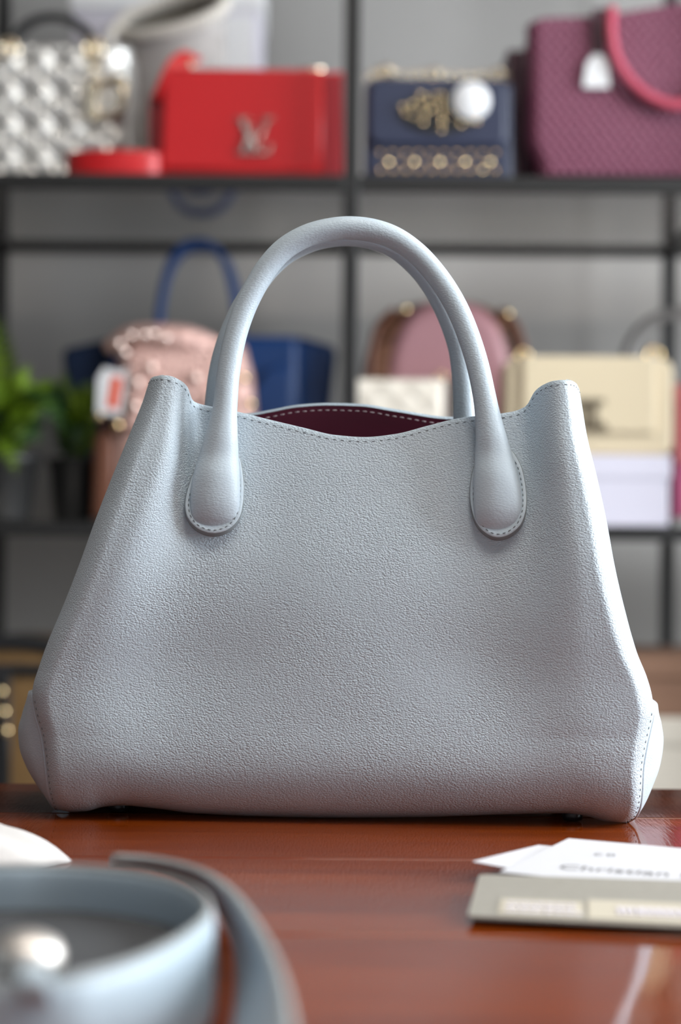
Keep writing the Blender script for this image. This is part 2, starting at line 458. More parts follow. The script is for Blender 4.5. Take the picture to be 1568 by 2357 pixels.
def wood(name, dark, light, ripple):
    m = new_mat(name, light, 0.055, 0, 0.5)
    tc = nd(m, 'ShaderNodeTexCoord'); mp = nd(m, 'ShaderNodeMapping')
    mp.inputs['Scale'].default_value = (1.6, 26, 26)
    lk(m, tc.outputs['Object'], mp.inputs['Vector'])
    n = nd(m, 'ShaderNodeTexNoise'); n.inputs['Scale'].default_value = 2.2; n.inputs['Detail'].default_value = 6
    n.inputs['Distortion'].default_value = 0.8
    lk(m, mp.outputs['Vector'], n.inputs['Vector'])
    mp3 = nd(m, 'ShaderNodeMapping'); mp3.inputs['Scale'].default_value = (6, 300, 300)
    lk(m, tc.outputs['Object'], mp3.inputs['Vector'])
    n3 = nd(m, 'ShaderNodeTexNoise'); n3.inputs['Scale'].default_value = 3; n3.inputs['Detail'].default_value = 3
    lk(m, mp3.outputs['Vector'], n3.inputs['Vector'])
    mx = nd(m, 'ShaderNodeMath', operation='MULTIPLY_ADD'); mx.inputs[1].default_value = 0.35
    lk(m, n3.outputs['Fac'], mx.inputs[0]); lk(m, n.outputs['Fac'], mx.inputs[2])
    cr = nd(m, 'ShaderNodeValToRGB')
    cr.color_ramp.elements[0].position = 0.50; cr.color_ramp.elements[0].color = (*dark, 1)
    cr.color_ramp.elements[1].position = 0.86; cr.color_ramp.elements[1].color = (*light, 1)
    lk(m, mx.outputs[0], cr.inputs['Fac'])
    b = m.node_tree.nodes['Principled BSDF']
    lk(m, cr.outputs['Color'], b.inputs['Base Color'])
    # slight brush ripple of the lacquer
    mp2 = nd(m, 'ShaderNodeMapping'); mp2.inputs['Scale'].default_value = (1.0, 0.10, 1)
    lk(m, tc.outputs['Object'], mp2.inputs['Vector'])
    n2 = nd(m, 'ShaderNodeTexNoise'); n2.inputs['Scale'].default_value = 620; n2.inputs['Detail'].default_value = 2
    lk(m, mp2.outputs['Vector'], n2.inputs['Vector'])
    bump(m, n2.outputs['Fac'], ripple, 0.0003)
    return m
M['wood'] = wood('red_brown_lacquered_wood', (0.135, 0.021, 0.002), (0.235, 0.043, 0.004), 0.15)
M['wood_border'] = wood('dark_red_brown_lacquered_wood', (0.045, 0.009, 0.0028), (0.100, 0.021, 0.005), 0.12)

# ------------------------------------------------------------------ the room
def struct(name, mb, mat, label, cat, parent=None):
    o = mb.make(name, mat, parent)
    if parent is None: tag(o, label, cat, kind='structure')
    return o
T = 0.12
struct('floor', MB().add(*g_box(RX0, RY0, RZ0 - T, RX1, RY1, RZ0)), M['floor'], 'grey floor of the shop', 'floor')
struct('ceiling', MB().add(*g_box(RX0, RY0, RZ1, RX1, RY1, RZ1 + T)), M['ceiling'], 'grey ceiling of the shop', 'ceiling')
struct('wall_back', MB().add(*g_box(RX0, RY1, RZ0, RX1, RY1 + T, RZ1)), M['wall'], 'warm grey wall behind the black display shelf', 'wall')
struct('wall_left', MB().add(*g_box(RX0 - T, RY0, RZ0, RX0, RY1, RZ1)), M['white_wall'], 'plain greige wall on the side without a window', 'wall')
def holed_wall(name, along, pos, a0, a1, h0, h1, label):
    mb = MB()
    def bx(u0, z0, u1, z1):
        if along == 'Y': mb.add(*g_box(pos, u0, z0, pos + T, u1, z1))
        else: mb.add(*g_box(u0, pos - T, z0, u1, pos, z1))
    lo, hi = (RY0, RY1) if along == 'Y' else (RX0, RX1)
    bx(lo, RZ0, hi, h0); bx(lo, h1, hi, RZ1); bx(lo, h0, a0, h1); bx(a1, h0, hi, h1)
    return struct(name, mb, M['white_wall'], label, 'wall')
holed_wall('wall_right', 'Y', RX1, -0.76, 0.84, 0.02, 1.42, 'greige wall with a wide window opening')
holed_wall('wall_front', 'X', RY0, -1.0, 1.6, -0.2, 1.7, 'greige wall with the shop front opening')
def window(name, along, pos, a0, a1, h0, h1, label, nmul):
    mb = MB(); f = 0.045
    def bx(u0, z0, u1, z1):
        if along == 'Y': mb.add(*g_box(pos + 0.02, u0, z0, pos + 0.07, u1, z1))
        else: mb.add(*g_box(u0, pos - 0.07, z0, u1, pos - 0.02, z1))
    bx(a0, h0, a1, h0 + f); bx(a0, h1 - f, a1, h1)
    for k in range(nmul + 2):
        u = lerp(a0 + f / 2, a1 - f / 2, k / (nmul + 1)); bx(u - f / 2, h0 + f, u + f / 2, h1 - f)
    struct(name, mb, M['frame_white'], label, 'window')
window('window_1', 'Y', RX1, -0.76, 0.84, 0.02, 1.42, 'white framed window in the side wall', 1)
window('window_2', 'X', RY0, -1.0, 1.6, -0.2, 1.7, 'white framed shop front window', 2)
# ceiling lamps
def ceiling_lamp(x, y, which):
    r = empty('ceiling_lamp', (x, y, RZ1), 'square white ceiling lamp panel ' + which, 'lamp', 'ceiling lamp panels')
    mb = MB()
    for a in ((-.31, -.31, .31, -.28), (-.31, .28, .31, .31), (-.31, -.28, -.28, .28), (.28, -.28, .31, .28)):
        mb.add(*g_box(x + a[0], y + a[1], RZ1 - 0.03, x + a[2], y + a[3], RZ1))
    mb.make('frame', M['frame_white'], r)
    MB().add(*g_box(x - .28, y - .28, RZ1 - 0.02, x + .28, y + .28, RZ1 - 0.006)).make('diffuser', M['lamp_face'], r)
ceiling_lamp(0.20, -0.65, 'nearer the windowless wall')
ceiling_lamp(1.05, -0.65, 'nearer the side window')

# ------------------------------------------------------------------ table
TX0, TX1 = -0.78, 0.62
T_FAR = 0.146
seams = [T_FAR, 0.034, -0.093, -0.253, -0.43, -0.61]
tb = empty('wooden_table', (-0.08, -0.2, RZ0), 'red-brown lacquered wooden table under the pale blue handbag', 'table')
for i in range(len(seams) - 1):
    y1, y0 = seams[i], seams[i + 1]
    bx = g_prism([(TX0, -0.028), (TX1, -0.028), (TX1, 0.0), (TX0, 0.0)], y0 + 0.0002, y1 - 0.0002, 0.0014, 2)
    off = (i % 2) * 0.00012
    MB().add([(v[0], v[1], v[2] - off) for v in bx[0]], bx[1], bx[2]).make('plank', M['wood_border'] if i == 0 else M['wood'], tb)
ap = MB()
for b in ((TX0 + .05, -0.57, TX1 - .05, -0.545), (TX0 + .05, T_FAR - .065, TX1 - .05, T_FAR - .04)):
    ap.add(*g_box(b[0], b[1], -0.115, b[2], b[3], -0.028))
for b in ((TX0 + .05, -0.545, TX0 + .075, T_FAR - .065), (TX1 - .075, -0.545, TX1 - .05, T_FAR - .065)):
    ap.add(*g_box(b[0], b[1], -0.115, b[2], b[3], -0.028))
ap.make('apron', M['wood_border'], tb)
for x in (TX0 + .04, TX1 - .10):
    for y in (-0.585, T_FAR - .09):
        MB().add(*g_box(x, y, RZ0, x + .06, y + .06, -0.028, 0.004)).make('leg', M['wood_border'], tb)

# ------------------------------------------------------------------ the pale blue handbag
bag = empty('handbag', (0, 0.06, 0.0), 'pale blue-grey pebbled leather handbag with two round handles standing on the wooden table', 'handbag')
KX = CAMD / FP
def ybase(px): return 0.000 - (px - 784) * KX * 0.045
SIL_L = [(860, 352), (880, 343), (920, 330), (1000, 298), (1100, 257), (1200, 218), (1300, 182), (1400, 143), (1480, 109), (1540, 88), (1580, 76), (1600, 74), (1640, 80), (1690, 95), (1740, 103), (1780, 107), (1820, 112), (1850, 121), (1870, 132)]
SIL_R = [(860, 1329), (880, 1331), (920, 1338), (1000, 1351), (1100, 1375), (1200, 1397), (1300, 1415), (1400, 1438), (1500, 1466), (1560, 1490), (1600, 1501), (1640, 1506), (1680, 1498), (1720, 1489), (1770, 1481), (1810, 1479), (1850, 1475), (1880, 1464), (1893, 1445)]
GUS_L = [(1590, 74), (1620, 64), (1650, 54), (1690, 45), (1730, 48), (1780, 66), (1820, 91), (1850, 113), (1880, 128)]
GUS_R = [(1625, 1506), (1650, 1509), (1680, 1516), (1720, 1521), (1780, 1514), (1830, 1495), (1860, 1479), (1893, 1452)]
TOP_F = [(300, 897), (333, 889), (341, 879), (347, 872), (354, 867), (375, 864.5), (394, 867), (416, 876), (430, 888), (437, 903), (441, 917), (453, 928), (470, 934), (488, 938), (520, 944), (547, 949), (620, 967), (700, 986), (770, 1002), (840, 1007), (910, 1000), (985, 981), (1050, 965), (1092, 959), (1135, 955), (1160, 952), (1184, 948), (1205, 939), (1217, 927), (1224, 912.5), (1232, 900), (1250, 886), (1272, 878), (1296, 875.5), (1317, 877), (1328, 884), (1334, 895), (1400, 905)]
BOT_F = [(60, 1862), (130, 1864), (165, 1869), (200, 1867), (240, 1857), (280, 1854), (350, 1860), (450, 1872), (600, 1879), (800, 1882), (1000, 1880), (1150, 1875), (1300, 1872), (1350, 1878), (1395, 1891), (1440, 1894), (1520, 1893)]
TOP_B = [(300, 975), (470, 955), (560, 953), (610, 945), (680, 933), (750, 929), (830, 931), (920, 944), (1040, 961), (1100, 963), (1330, 985)]
LEAN = [(860, 0.026), (950, 0.022), (1100, 0.013), (1300, 0.004), (1500, 0.0), (1700, -0.002), (1885, 0.002)]
WE = [(860, 31), (880, 32), (1000, 38), (1200, 44), (1400, 46), (1600, 40), (1750, 32), (1900, 22)]
DE = [(860, 0.015), (1000, 0.018), (1200, 0.022), (1500, 0.022), (1650, 0.018), (1780, 0.013), (1900, 0.010)]
PHM = [(860, 165), (1300, 150), (1500, 120), (1600, 88), (1900, 82)]
def ridge(px, py):
    """folds that run down from the two upper corners, and the soft hollows between them"""
    d = 0.0
    # left fold
    xr = sinterp([(860, 388), (1000, 370), (1150, 322), (1300, 262), (1450, 205), (1600, 160), (1700, 150)], py)
    wr = sinterp([(860, 48), (1000, 58), (1150, 82), (1300, 108), (1450, 130), (1700, 150)], py)
    ar = sinterp([(860, 0.017), (1000, 0.019), (1150, 0.018), (1300, 0.0145), (1450, 0.009), (1600, 0.003), (1700, 0.0)], py)
    ex = sinterp([(860, 3.0), (1000, 2.9), (1300, 2.2), (1700, 2.0)], py)
    d -= ar * math.exp(-(max(px - xr, 0) / wr) ** ex)
    # right fold
    xr = sinterp([(860, 1292), (1000, 1304), (1150, 1324), (1300, 1346), (1450, 1354), (1700, 1360)], py)
    wr = sinterp([(860, 56), (1000, 66), (1150, 84), (1300, 112), (1450, 145), (1700, 170)], py)
    ar = sinterp([(860, 0.018), (1000, 0.020), (1150, 0.018), (1300, 0.016), (1450, 0.011), (1600, 0.004), (1700, 0.0)], py)
    ex = sinterp([(860, 2.6), (1000, 2.5), (1300, 2.1), (1700, 2.0)], py)
    d -= ar * math.exp(-(max(xr - px, 0) / wr) ** ex)
    def g(cx, cy, sx, sy, ang, amp):
        a = math.radians(ang); dx, dy = px - cx, py - cy
        u = dx * math.cos(a) + dy * math.sin(a); v = -dx * math.sin(a) + dy * math.cos(a)
        return amp * math.exp(-(u / sx) ** 2 - (v / sy) ** 2)
    d += g(452, 985, 36, 120, 8, 0.0035)          # hollow inside the left ear
    d += g(1205, 985, 40, 120, -8, 0.0035)        # hollow inside the right ear
    d += g(420, 1540, 190, 110, -20, 0.0030)      # soft dent, lower left
    d += g(1120, 1540, 190, 130, 25, 0.0026)      # soft dent, lower right
    d -= g(780, 1350, 260, 210, 0, 0.0030)        # belly
    d -= g(220, 1720, 130, 110, 0, 0.0030)
    d -= g(1360, 1690, 120, 120, 0, 0.0026)
    d += g(620, 1180, 80, 160, 10, 0.0012)
    d += g(1010, 1180, 80, 160, -10, 0.0012)
    d -= g(800, 1760, 420, 70, 0, 0.0015)
    return d
NE, NC, NB, NV = 18, 170, 18, 96
cols = [('L', 1 - k / NE) for k in range(NE)] + [('C', k / NC) for k in range(NC + 1)] + [('R', (k + 1) / NE) for k in range(NE)]
def colpx(colm, py):
    side, q = colm
    li, ri = sinterp(SIL_L, py) + sinterp(WE, py), sinterp(SIL_R, py) - sinterp(WE, py)
    if side == 'C': return lerp(li, ri, q), 0.0
    ph = math.radians(sinterp(PHM, py)) * q
    if side == 'L': return li - sinterp(WE, py) * math.sin(ph), ph
    return ri + sinterp(WE, py) * math.sin(ph), ph
def solve_py(colm, tab, py):
    for _ in range(40):
        x, ph = colpx(colm, py)
        py = lerp(py, sinterp(tab, x), 0.5)
    return py
def depth(px, py, ph):
    ins = clamp(ph / (PI / 2))
    return ybase(px) + sinterp(LEAN, py) + ridge(px, py) * (1 - 0.35 * ins * ins * (3 - 2 * ins)) + sinterp(DE, py) * (1 - math.cos(ph))
RB = 125.0
front_rows = []            # each row: list of (px, py, Y) for every column
tops = [solve_py(c, TOP_F, 930) for c in cols]
bots = [solve_py(c, BOT_F, 1870) for c in cols]
for i in range(NB + NV + 1):
    row = []
    for j, c in enumerate(cols):
        if i < NB:
            th = PI / 2 * (1 - i / NB)
            py = bots[j] - RB * (1 - math.sin(th)); ey = RB * KX * 0.75 * (1 - math.cos(th)) ** 1.35
        else:
            v = (i - NB) / NV
            py = lerp(bots[j] - RB, tops[j], v); ey = 0.0
        x, ph = colpx(c, py)
        # pull the lowest rows in towards the bottom line's own columns
        row.append((x, py, depth(x, py, ph) + ey))
    front_rows.append(row)
def P3(t): return W(t[0], t[1], t[2])
ncol = len(cols)
FR = [[P3(t) for t in r] for r in front_rows]
THK = 0.0022
V = [p for r in FR for p in r]
F = quads(len(FR), ncol)
# the folded rim: two more rows that turn over the top edge
def inward(j, i, back=False):
    a = FR[i][min(j + 1, ncol - 1)] - FR[i][max(j - 1, 0)]
    b = FR[min(i + 1, len(FR) - 1)][j] - FR[max(i - 1, 0)][j]
    n = a.cross(b).normalized()
    return -n                                   # a x b looks at the camera side; inward is away from it
INN = [[FR[i][j] + inward(j, i) * THK for j in range(ncol)] for i in range(len(FR))]
iT = len(FR) - 1
b0 = len(V)
V += [FR[iT][j] + inward(j, iT) * THK * 0.5 + Vector((0, 0, 0.0006)) for j in range(ncol)]
V += [INN[iT][j] for j in range(ncol)]
for j in range(ncol - 1):
    F.append((iT * ncol + j, iT * ncol + j + 1, b0 + j + 1, b0 + j))
    F.append((b0 + j, b0 + j + 1, b0 + ncol + j + 1, b0 + ncol + j))
front = recalc(mk('front_panel', V, F, M['hero'], bag))
# back panel: same width, its own top line
YB = [(860, 0.074), (950, 0.078), (1100, 0.090), (1300, 0.104), (1500, 0.112), (1885, 0.112)]
def eqpy(px, py, yb): 
    return 1210 + (py - 1210) * (CAMD + yb) / (CAMD + 0.02)
bt = [solve_py(c, TOP_B, 950) for c in cols]
BR = []
for i in range(NB + NV + 1):
    row = []
    for j, c in enumerate(cols):
        if i < NB:
            th = PI / 2 * (1 - i / NB)
            py = 1868 - RB * (1 - math.sin(th)); ey = RB * KX * 0.75 * (1 - math.cos(th)) ** 1.35
        else:
            v = (i - NB) / NV
            py = lerp(1868 - RB, eqpy(0, bt[j], 0.078), v); ey = 0.0
        x, ph = colpx(c, py)
        p = W(x, py, 0.02 + ybase(x))
        arch = 0.006 * math.exp(-((x - 790) / 260) ** 2) * sstep(1200, 950, py)
        yb = ybase(x) + sinterp(YB, py) - ey - sinterp(DE, py) * (1 - math.cos(min(ph, 1.6))) + arch
        row.append(Vector((p.x, yb, max(p.z, 0.004))))
    BR.append(row)
V = [p for r in BR for p in r]; F = quads(len(BR), ncol, flip=True)
b0 = len(V)
V += [BR[iT][j] + Vector((0, -THK * 0.5, 0.0006)) for j in range(ncol)] + [BR[iT][j] + Vector((0, -THK * 1.15, -0.0009)) for j in range(ncol)]
for j in range(ncol - 1):
    F.append((iT * ncol + j, iT * ncol + j + 1, b0 + j + 1, b0 + j))
    F.append((b0 + j, b0 + j + 1, b0 + ncol + j + 1, b0 + ncol + j))
recalc(mk('back_panel', V, F, M['hero'], bag))
# linings
V = []; n0 = 0
lo = NB + 20
V = [INN[i][j] + (Vector((0, 0, -0.0008)) if i == iT else Vector((0, 0, 0))) for i in range(lo, iT + 1) for j in range(NE - 2, ncol - NE + 2)]
F = quads(iT + 1 - lo, ncol - 2 * NE + 4, flip=True)
recalc(mk('front_lining', V, F, M['lining'], bag, label='dark burgundy lining'))
V = [BR[i][j] + Vector((0, -THK * 1.1, -0.0008 if i == iT else 0)) for i in range(lo, iT + 1) for j in range(NE - 2, ncol - NE + 2)]
recalc(mk('back_lining', V, quads(iT + 1 - lo, ncol - 2 * NE + 4), M['lining'], bag, label='dark burgundy lining'))
# floor of the bag (outer base) from the front bottom line to the back bottom line
NBASE = 8
V = []
for k in range(NBASE + 1):
    for j in range(ncol):
        a, b = FR[0][j], BR[0][j]
        p = a.lerp(b, k / NBASE)
        p.z = lerp(a.z, b.z, k / NBASE) + 0.004 * math.sin(PI * k / NBASE)
        V.append(p)
recalc(mk('base', V, quads(NBASE + 1, ncol), M['hero'], bag))
# side gussets
def gusset(side):
    j = 0 if side == 'L' else ncol - 1
    NW = 20; V = []
    for i in range(len(FR)):
        a, b = FR[i][j], BR[i][j]
        py = front_rows[i][j][1]
        ym = (a.y + b.y) / 2
        if side == 'L':
            if py > 1590:
                gx = W(sinterp(GUS_L, py), py, lerp(a.y, b.y, 0.42)).x; bul = min(gx - a.x, 0.0)
            else: bul = 0.030 * sstep(1590, 1300, py)
        else:
            if py > 1625:
                gx = W(sinterp(GUS_R, py), py, lerp(a.y, b.y, 0.42)).x; bul = max(gx - a.x, 0.0)
            else: bul = -0.030 * sstep(1625, 1300, py)
        for k in range(NW + 1):
            t = k / NW
            p = a.lerp(b, t)
            p.x = lerp(a.x, b.x, t) + bul * (math.sin(PI * t ** 0.85) ** 0.75 if 0 < t < 1 else 0)
            p.z -= 0.075 * (math.sin(PI * t) ** 0.6 if 0 < t < 1 else 0) * sstep(1350, 950, py)
            V.append(p)
    o = recalc(mk('side_gusset', V, quads(len(FR), NW + 1), M['hero_fine'], bag))
    # welt along the front seam
    rows_ = [i for i in range(len(FR)) if front_rows[i][j][1] > (1592 if side == 'L' else 1632)]
    pth = [FR[i][j] for i in rows_]
    MB().add(*g_sweep(pth, lambda t: 0.0011 * min(1, 0.25 + 3 * min(t, 1 - t)), 8)).make('seam_welt', M['hero_fine'], bag)
gusset('L'); gusset('R')
# stitches: short sunk threads
def stitches(name, pts, pitch, ln, wd, mat, lift, parent=bag):
    """pts: list of (point, outward direction)"""
    mb = MB(); acc = 0.0
    for k in range(1, len(pts)):
        p0, p1 = pts[k - 1][0], pts[k][0]
        seg = (p1 - p0).length
        if seg < 1e-9: continue
        while acc < seg:
            t = acc / seg
            p = p0.lerp(p1, t); n = pts[k][1]
            T_ = (p1 - p0).normalized(); B = n.cross(T_).normalized()
            c = p + n * lift
            V = [c - T_ * ln / 2, c + T_ * ln / 2] + [c + (B * math.cos(a) + n * math.sin(a)) * wd / 2 + T_ * s * ln * 0.25
                 for s in (-1, 1) for a in (0, PI / 2, PI, 3 * PI / 2)]
            Fc = []
            for a in range(4):
                b = (a + 1) % 4
                Fc += [(0, 2 + b, 2 + a), (2 + a, 2 + b, 6 + b, 6 + a), (1, 6 + a, 6 + b)]
            mb.add(V, Fc)
            acc += pitch
        acc -= seg
    return mb.make(name, mat, parent, kind='stuff')
def front_at(j, dpx):
    """point dpx photo pixels below the top edge on column j, with its outward normal"""
    tpy = front_rows[iT][j][1]; bpy_ = front_rows[NB][j][1]
    i = iT - dpx / (bpy_ - tpy) * NV
    i0 = int(math.floor(i)); f = i - i0
    return FR[i0][j].lerp(FR[min(i0 + 1, iT)][j], f), -inward(j, i0)
pts = [front_at(j, 9.5) for j in range(NE // 2 - 3, ncol - NE // 2 + 3)]
stitches('top_stitching', pts, 0.0041, 0.0020, 0.0006, M['thread'], 0.00003)
pts = []
for j in range(NE, ncol - NE):
    p = BR[iT][j] + Vector((0, -THK * 1.1, -0.0036)); pts.append((p, Vector((0, -1, 0))))
stitches('lining_stitching', pts, 0.0042, 0.0028, 0.0006, M['thread_pale'], 0.0003)
def seam_pts(side):
    out = []
    jj = NE // 3 if side == 'L' else ncol - 1 - NE // 3
    for i in range(0, len(FR)):
        if front_rows[i][0 if side == 'L' else ncol - 1][1] > (1595 if side == 'L' else 1630):
            out.append((FR[i][jj], -inward(jj, i)))
    return out
for s in 'LR': stitches('seam_stitching', seam_pts(s), 0.0036, 0.0016, 0.0007, M['thread'], 0.0001)
# feet
for px, y in ((272, 0.040), (1318, 0.022), (290, 0.100), (1290, 0.092)):
    x = W(px, 1870, y).x
    MB().add(*g_lathe([(0.0040, 0.0005), (0.0052, 0.0010), (0.0056, 0.003), (0.0052, 0.0065), (0.0050, 0.010)], (x, y, 0), 20)).make('foot', M['black_rubber'], bag)

# handles: (px, py, half width px, depth Y, half depth m)
H_F = [(493, 1220, 14, -0.0008, 0.0007), (493, 1215, 30, -0.0012, 0.0014), (493, 1204, 45, -0.0022, 0.0026), (493.5, 1188, 54, -0.0032, 0.0042), (495, 1160, 58, -0.0042, 0.0060), (496, 1125, 58, -0.0046, 0.0073), (499, 1090, 54, -0.0044, 0.0080),
       (504, 1050, 46, -0.0036, 0.0078), (510, 1005, 38, -0.002, 0.0073), (515, 965, 31.5, 0.000, 0.0066), (519, 930, 28, 0.002, 0.0062), (526, 857, 26.5, 0.005, 0.0060), (541, 778, 26, 0.008, 0.0059),
       (561, 716, 26, 0.0105, 0.0059), (586, 663, 26, 0.013, 0.0059), (617, 613, 26, 0.0155, 0.0059), (657, 571, 26, 0.018, 0.0059), (708, 542, 26, 0.020, 0.0059), (762, 528, 26.5, 0.021, 0.0059), (812, 525, 27, 0.0215, 0.0059),
       (864, 532, 27, 0.021, 0.0059), (914, 551, 26.5, 0.019, 0.0059), (962, 586, 26, 0.0165, 0.0059), (1002, 630, 26, 0.014, 0.0059), (1035, 678, 26, 0.011, 0.0059), (1061, 728, 26, 0.008, 0.0059), (1083, 785, 26, 0.005, 0.0059),
       (1101, 845, 26, 0.002, 0.0059), (1114, 905, 26.5, -0.001, 0.0060), (1122, 950, 29, -0.003, 0.0063), (1130, 1000, 35, -0.0055, 0.0070), (1136, 1045, 43, -0.0078, 0.0077), (1141, 1090, 51, -0.0092, 0.0080),
       (1145, 1130, 56, -0.0097, 0.0073), (1147, 1168, 57, -0.0095, 0.0060), (1147, 1196, 53, -0.0086, 0.0042), (1146.5, 1212, 45, -0.0076, 0.0026), (1146, 1223, 30, -0.0066, 0.0014), (1146, 1228, 14, -0.0062, 0.0007)]
H_B = [(494, 985, 27, 0.060, 0.0060), (497, 934, 26, 0.058, 0.0060), (506, 860, 26, 0.055, 0.006), (523, 790, 25.5, 0.052, 0.006), (546, 733, 25.5, 0.050, 0.006), (575, 680, 25.5, 0.048, 0.006), (612, 626, 25.5, 0.046, 0.006), (658, 583, 25.5, 0.0445, 0.006), (714, 555, 25.5, 0.043, 0.006), (766, 543.5, 25.5, 0.0425, 0.006), (814, 542, 25.5, 0.0425, 0.006),
       (864, 551, 25.5, 0.043, 0.006), (911, 571, 25.5, 0.0445, 0.006), (955, 607, 25.5, 0.0465, 0.006), (990, 649, 25.5, 0.0485, 0.006), (1018, 697, 25.5, 0.051, 0.006), (1041, 750, 25.5, 0.0535, 0.006), (1058, 806, 25.5, 0.056, 0.006), (1066, 870, 25.5, 0.058, 0.006), (1069, 930, 25.5, 0.060, 0.006), (1070, 985, 27, 0.062, 0.006)]
def handle(name, tab, rounded):
    ctr = crom([(a, b, y) for a, b, w_, y, d in tab], 7)
    wd = crom([(w_, d * 1e4, 0) for a, b, w_, y, d in tab], 7)
    n = len(ctr); V = []; SEG = 26
    C3 = [W(c.x, c.y, c.z) for c in ctr]
    for i in range(n):
        T_ = (C3[min(i + 1, n - 1)] - C3[max(i - 1, 0)])
        T_.y *= 0.2
        if rounded:
            # near both pads the cross-sections stay level
            s = min(i, n - 1 - i) / n
            lev = 1 - sstep(0.13, 0.22, s)
            up = Vector((0, 0, 1 if i < n / 2 else -1))
            T_ = T_.normalized().lerp(up, lev)
        T_.normalize()
        B = Vector((0, 1, 0)) - T_ * T_.y; B.normalize(); N = T_.cross(B)
        k = (ctr[i].z + CAMD) / FP
        shr = 1 - 0.02 * sstep(1020, 1110, ctr[i].y) if rounded else 1
        for q in range(SEG):
            a = 2 * PI * q / SEG
            V.append(C3[i] + N * max(wd[i].x, 4) * shr * k * math.cos(a) + B * max(wd[i].y, 3) * 1e-4 * math.sin(a))
    F = quads(n, SEG, close_c=True)
    F.append(tuple(range(SEG))); F.append(tuple(range((n - 1) * SEG, n * SEG))[::-1])
    return recalc(mk(name, V, F, M['hero_fine'], bag))
def surf_y(px, py):
    return ybase(px) + sinterp(LEAN, py) + ridge(px, py)
# seat the pads of the front handle on the panel: shift each row so that it rests on the leather there
HF2 = []
for (a, b, w_, y, d) in H_F:
    if b > 940:
        f = sstep(940, 1040, b)
        y = lerp(y if b < 1000 else y, surf_y(a, b) - d * 0.55 - 0.0022, f) if b > 1040 else lerp(surf_y(a, 1040) - 0.0068 if b > 990 else y, surf_y(a, 1040) - 0.0068, f)
    HF2.append((a, b, w_, y, d))
# the arch leans back smoothly from its two seats
yl = [t[3] for t in HF2 if 1000 <= t[1] <= 1060]
nH = len(HF2); HF3 = []
for k, (a, b, w_, y, d) in enumerate(HF2):
    if b < 1045:
        f = sstep(1045, 560, b)
        y0 = surf_y(505, 1045) - 0.0066 if a < 812 else surf_y(1136, 1045) - 0.0066
        y0 = lerp(surf_y(505, 1045) - 0.0066, surf_y(1136, 1045) - 0.0066, clamp((a - 505) / 631))
        y = lerp(y0, 0.024, f)
    HF3.append((a, b, w_, y, d))
handle('front_handle', HF3, True)
handle('back_handle', H_B, False)
# tabs under the pads
def tab(outline):
    pts = [p for p in crom([(a, b, 0) for a, b in outline], 6, closed=True)]
    if sum(pts[i - 1].x * pts[i].y - pts[i].x * pts[i - 1].y for i in range(len(pts))) < 0: pts = pts[::-1]
    n = len(pts); P2 = [(p.x, p.y) for p in pts]
    def at(p, lift):
        up_ = 9.0 * sstep(-0.0008, 0.0020, lift) * sstep(1100, 1210, p[1])
        return W(p[0], p[1] - up_, surf_y(p[0], p[1]) - lift - 0.0022 * sstep(0, 0.002, lift) * sstep(1100, 1210, p[1]))
    rings = [(0.0, -0.0012), (0.0, 0.0022), (0.6, 0.0028), (2.0, 0.0031), (9.0, 0.0030), (16, 0.0026), (30, 0.0024), (48, 0.0024)]
    V = []
    for d, l in rings:
        Q = offs(P2, d) if d > 0 else P2
        V += [at(q, l) for q in Q]
    nside = 2 * n
    o = recalc(mk('handle_tab', V, quads(len(rings), n, close_c=True) , M['hero_fine'], bag))
    # painted edge of the tab
    V = [at(q, -0.0012) for q in offs(P2, -0.9)] + [at(q, 0.0005) for q in offs(P2, -0.9)] + [at(q, 0.0022) for q in offs(P2, -0.9)] + [at(q, 0.0027) for q in offs(P2, 0.6)]
    e = recalc(mk('painted_edge', V, quads(4, n, close_c=True), M['hero_edge'], o))
    # stitches along the tab
    Q = offs(P2, 8.0)
    sp = [(at(q, 0.0032), Vector((0, -1, 0))) for q in Q if q[1] > 1065]
    # start at the gap so that the line is unbroken
    k0 = max(range(len(Q)), key=lambda i: -Q[i][1])
    order = [Q[(k0 + i) % n] for i in range(n)]
    sp = [(at(q, 0.0032), Vector((0, -1, 0))) for q in order if q[1] > 1065]
    stitches('tab_stitching', sp, 0.0031, 0.0019, 0.00055, M['thread'], 0.0, o)
tab([(510, 1030), (470, 1050), (447, 1085), (433, 1125), (426, 1165), (432, 1200), (455, 1226), (490, 1237), (525, 1228), (550, 1202), (559, 1165), (561, 1120), (557, 1080), (548, 1050)])
tab([(1128, 1030), (1098, 1060), (1086, 1095), (1082, 1140), (1086, 1180), (1097, 1213), (1118, 1236), (1143, 1246), (1172, 1240), (1198, 1218), (1210, 1185), (1212, 1145), (1207, 1100), (1195, 1062), (1172, 1034)])

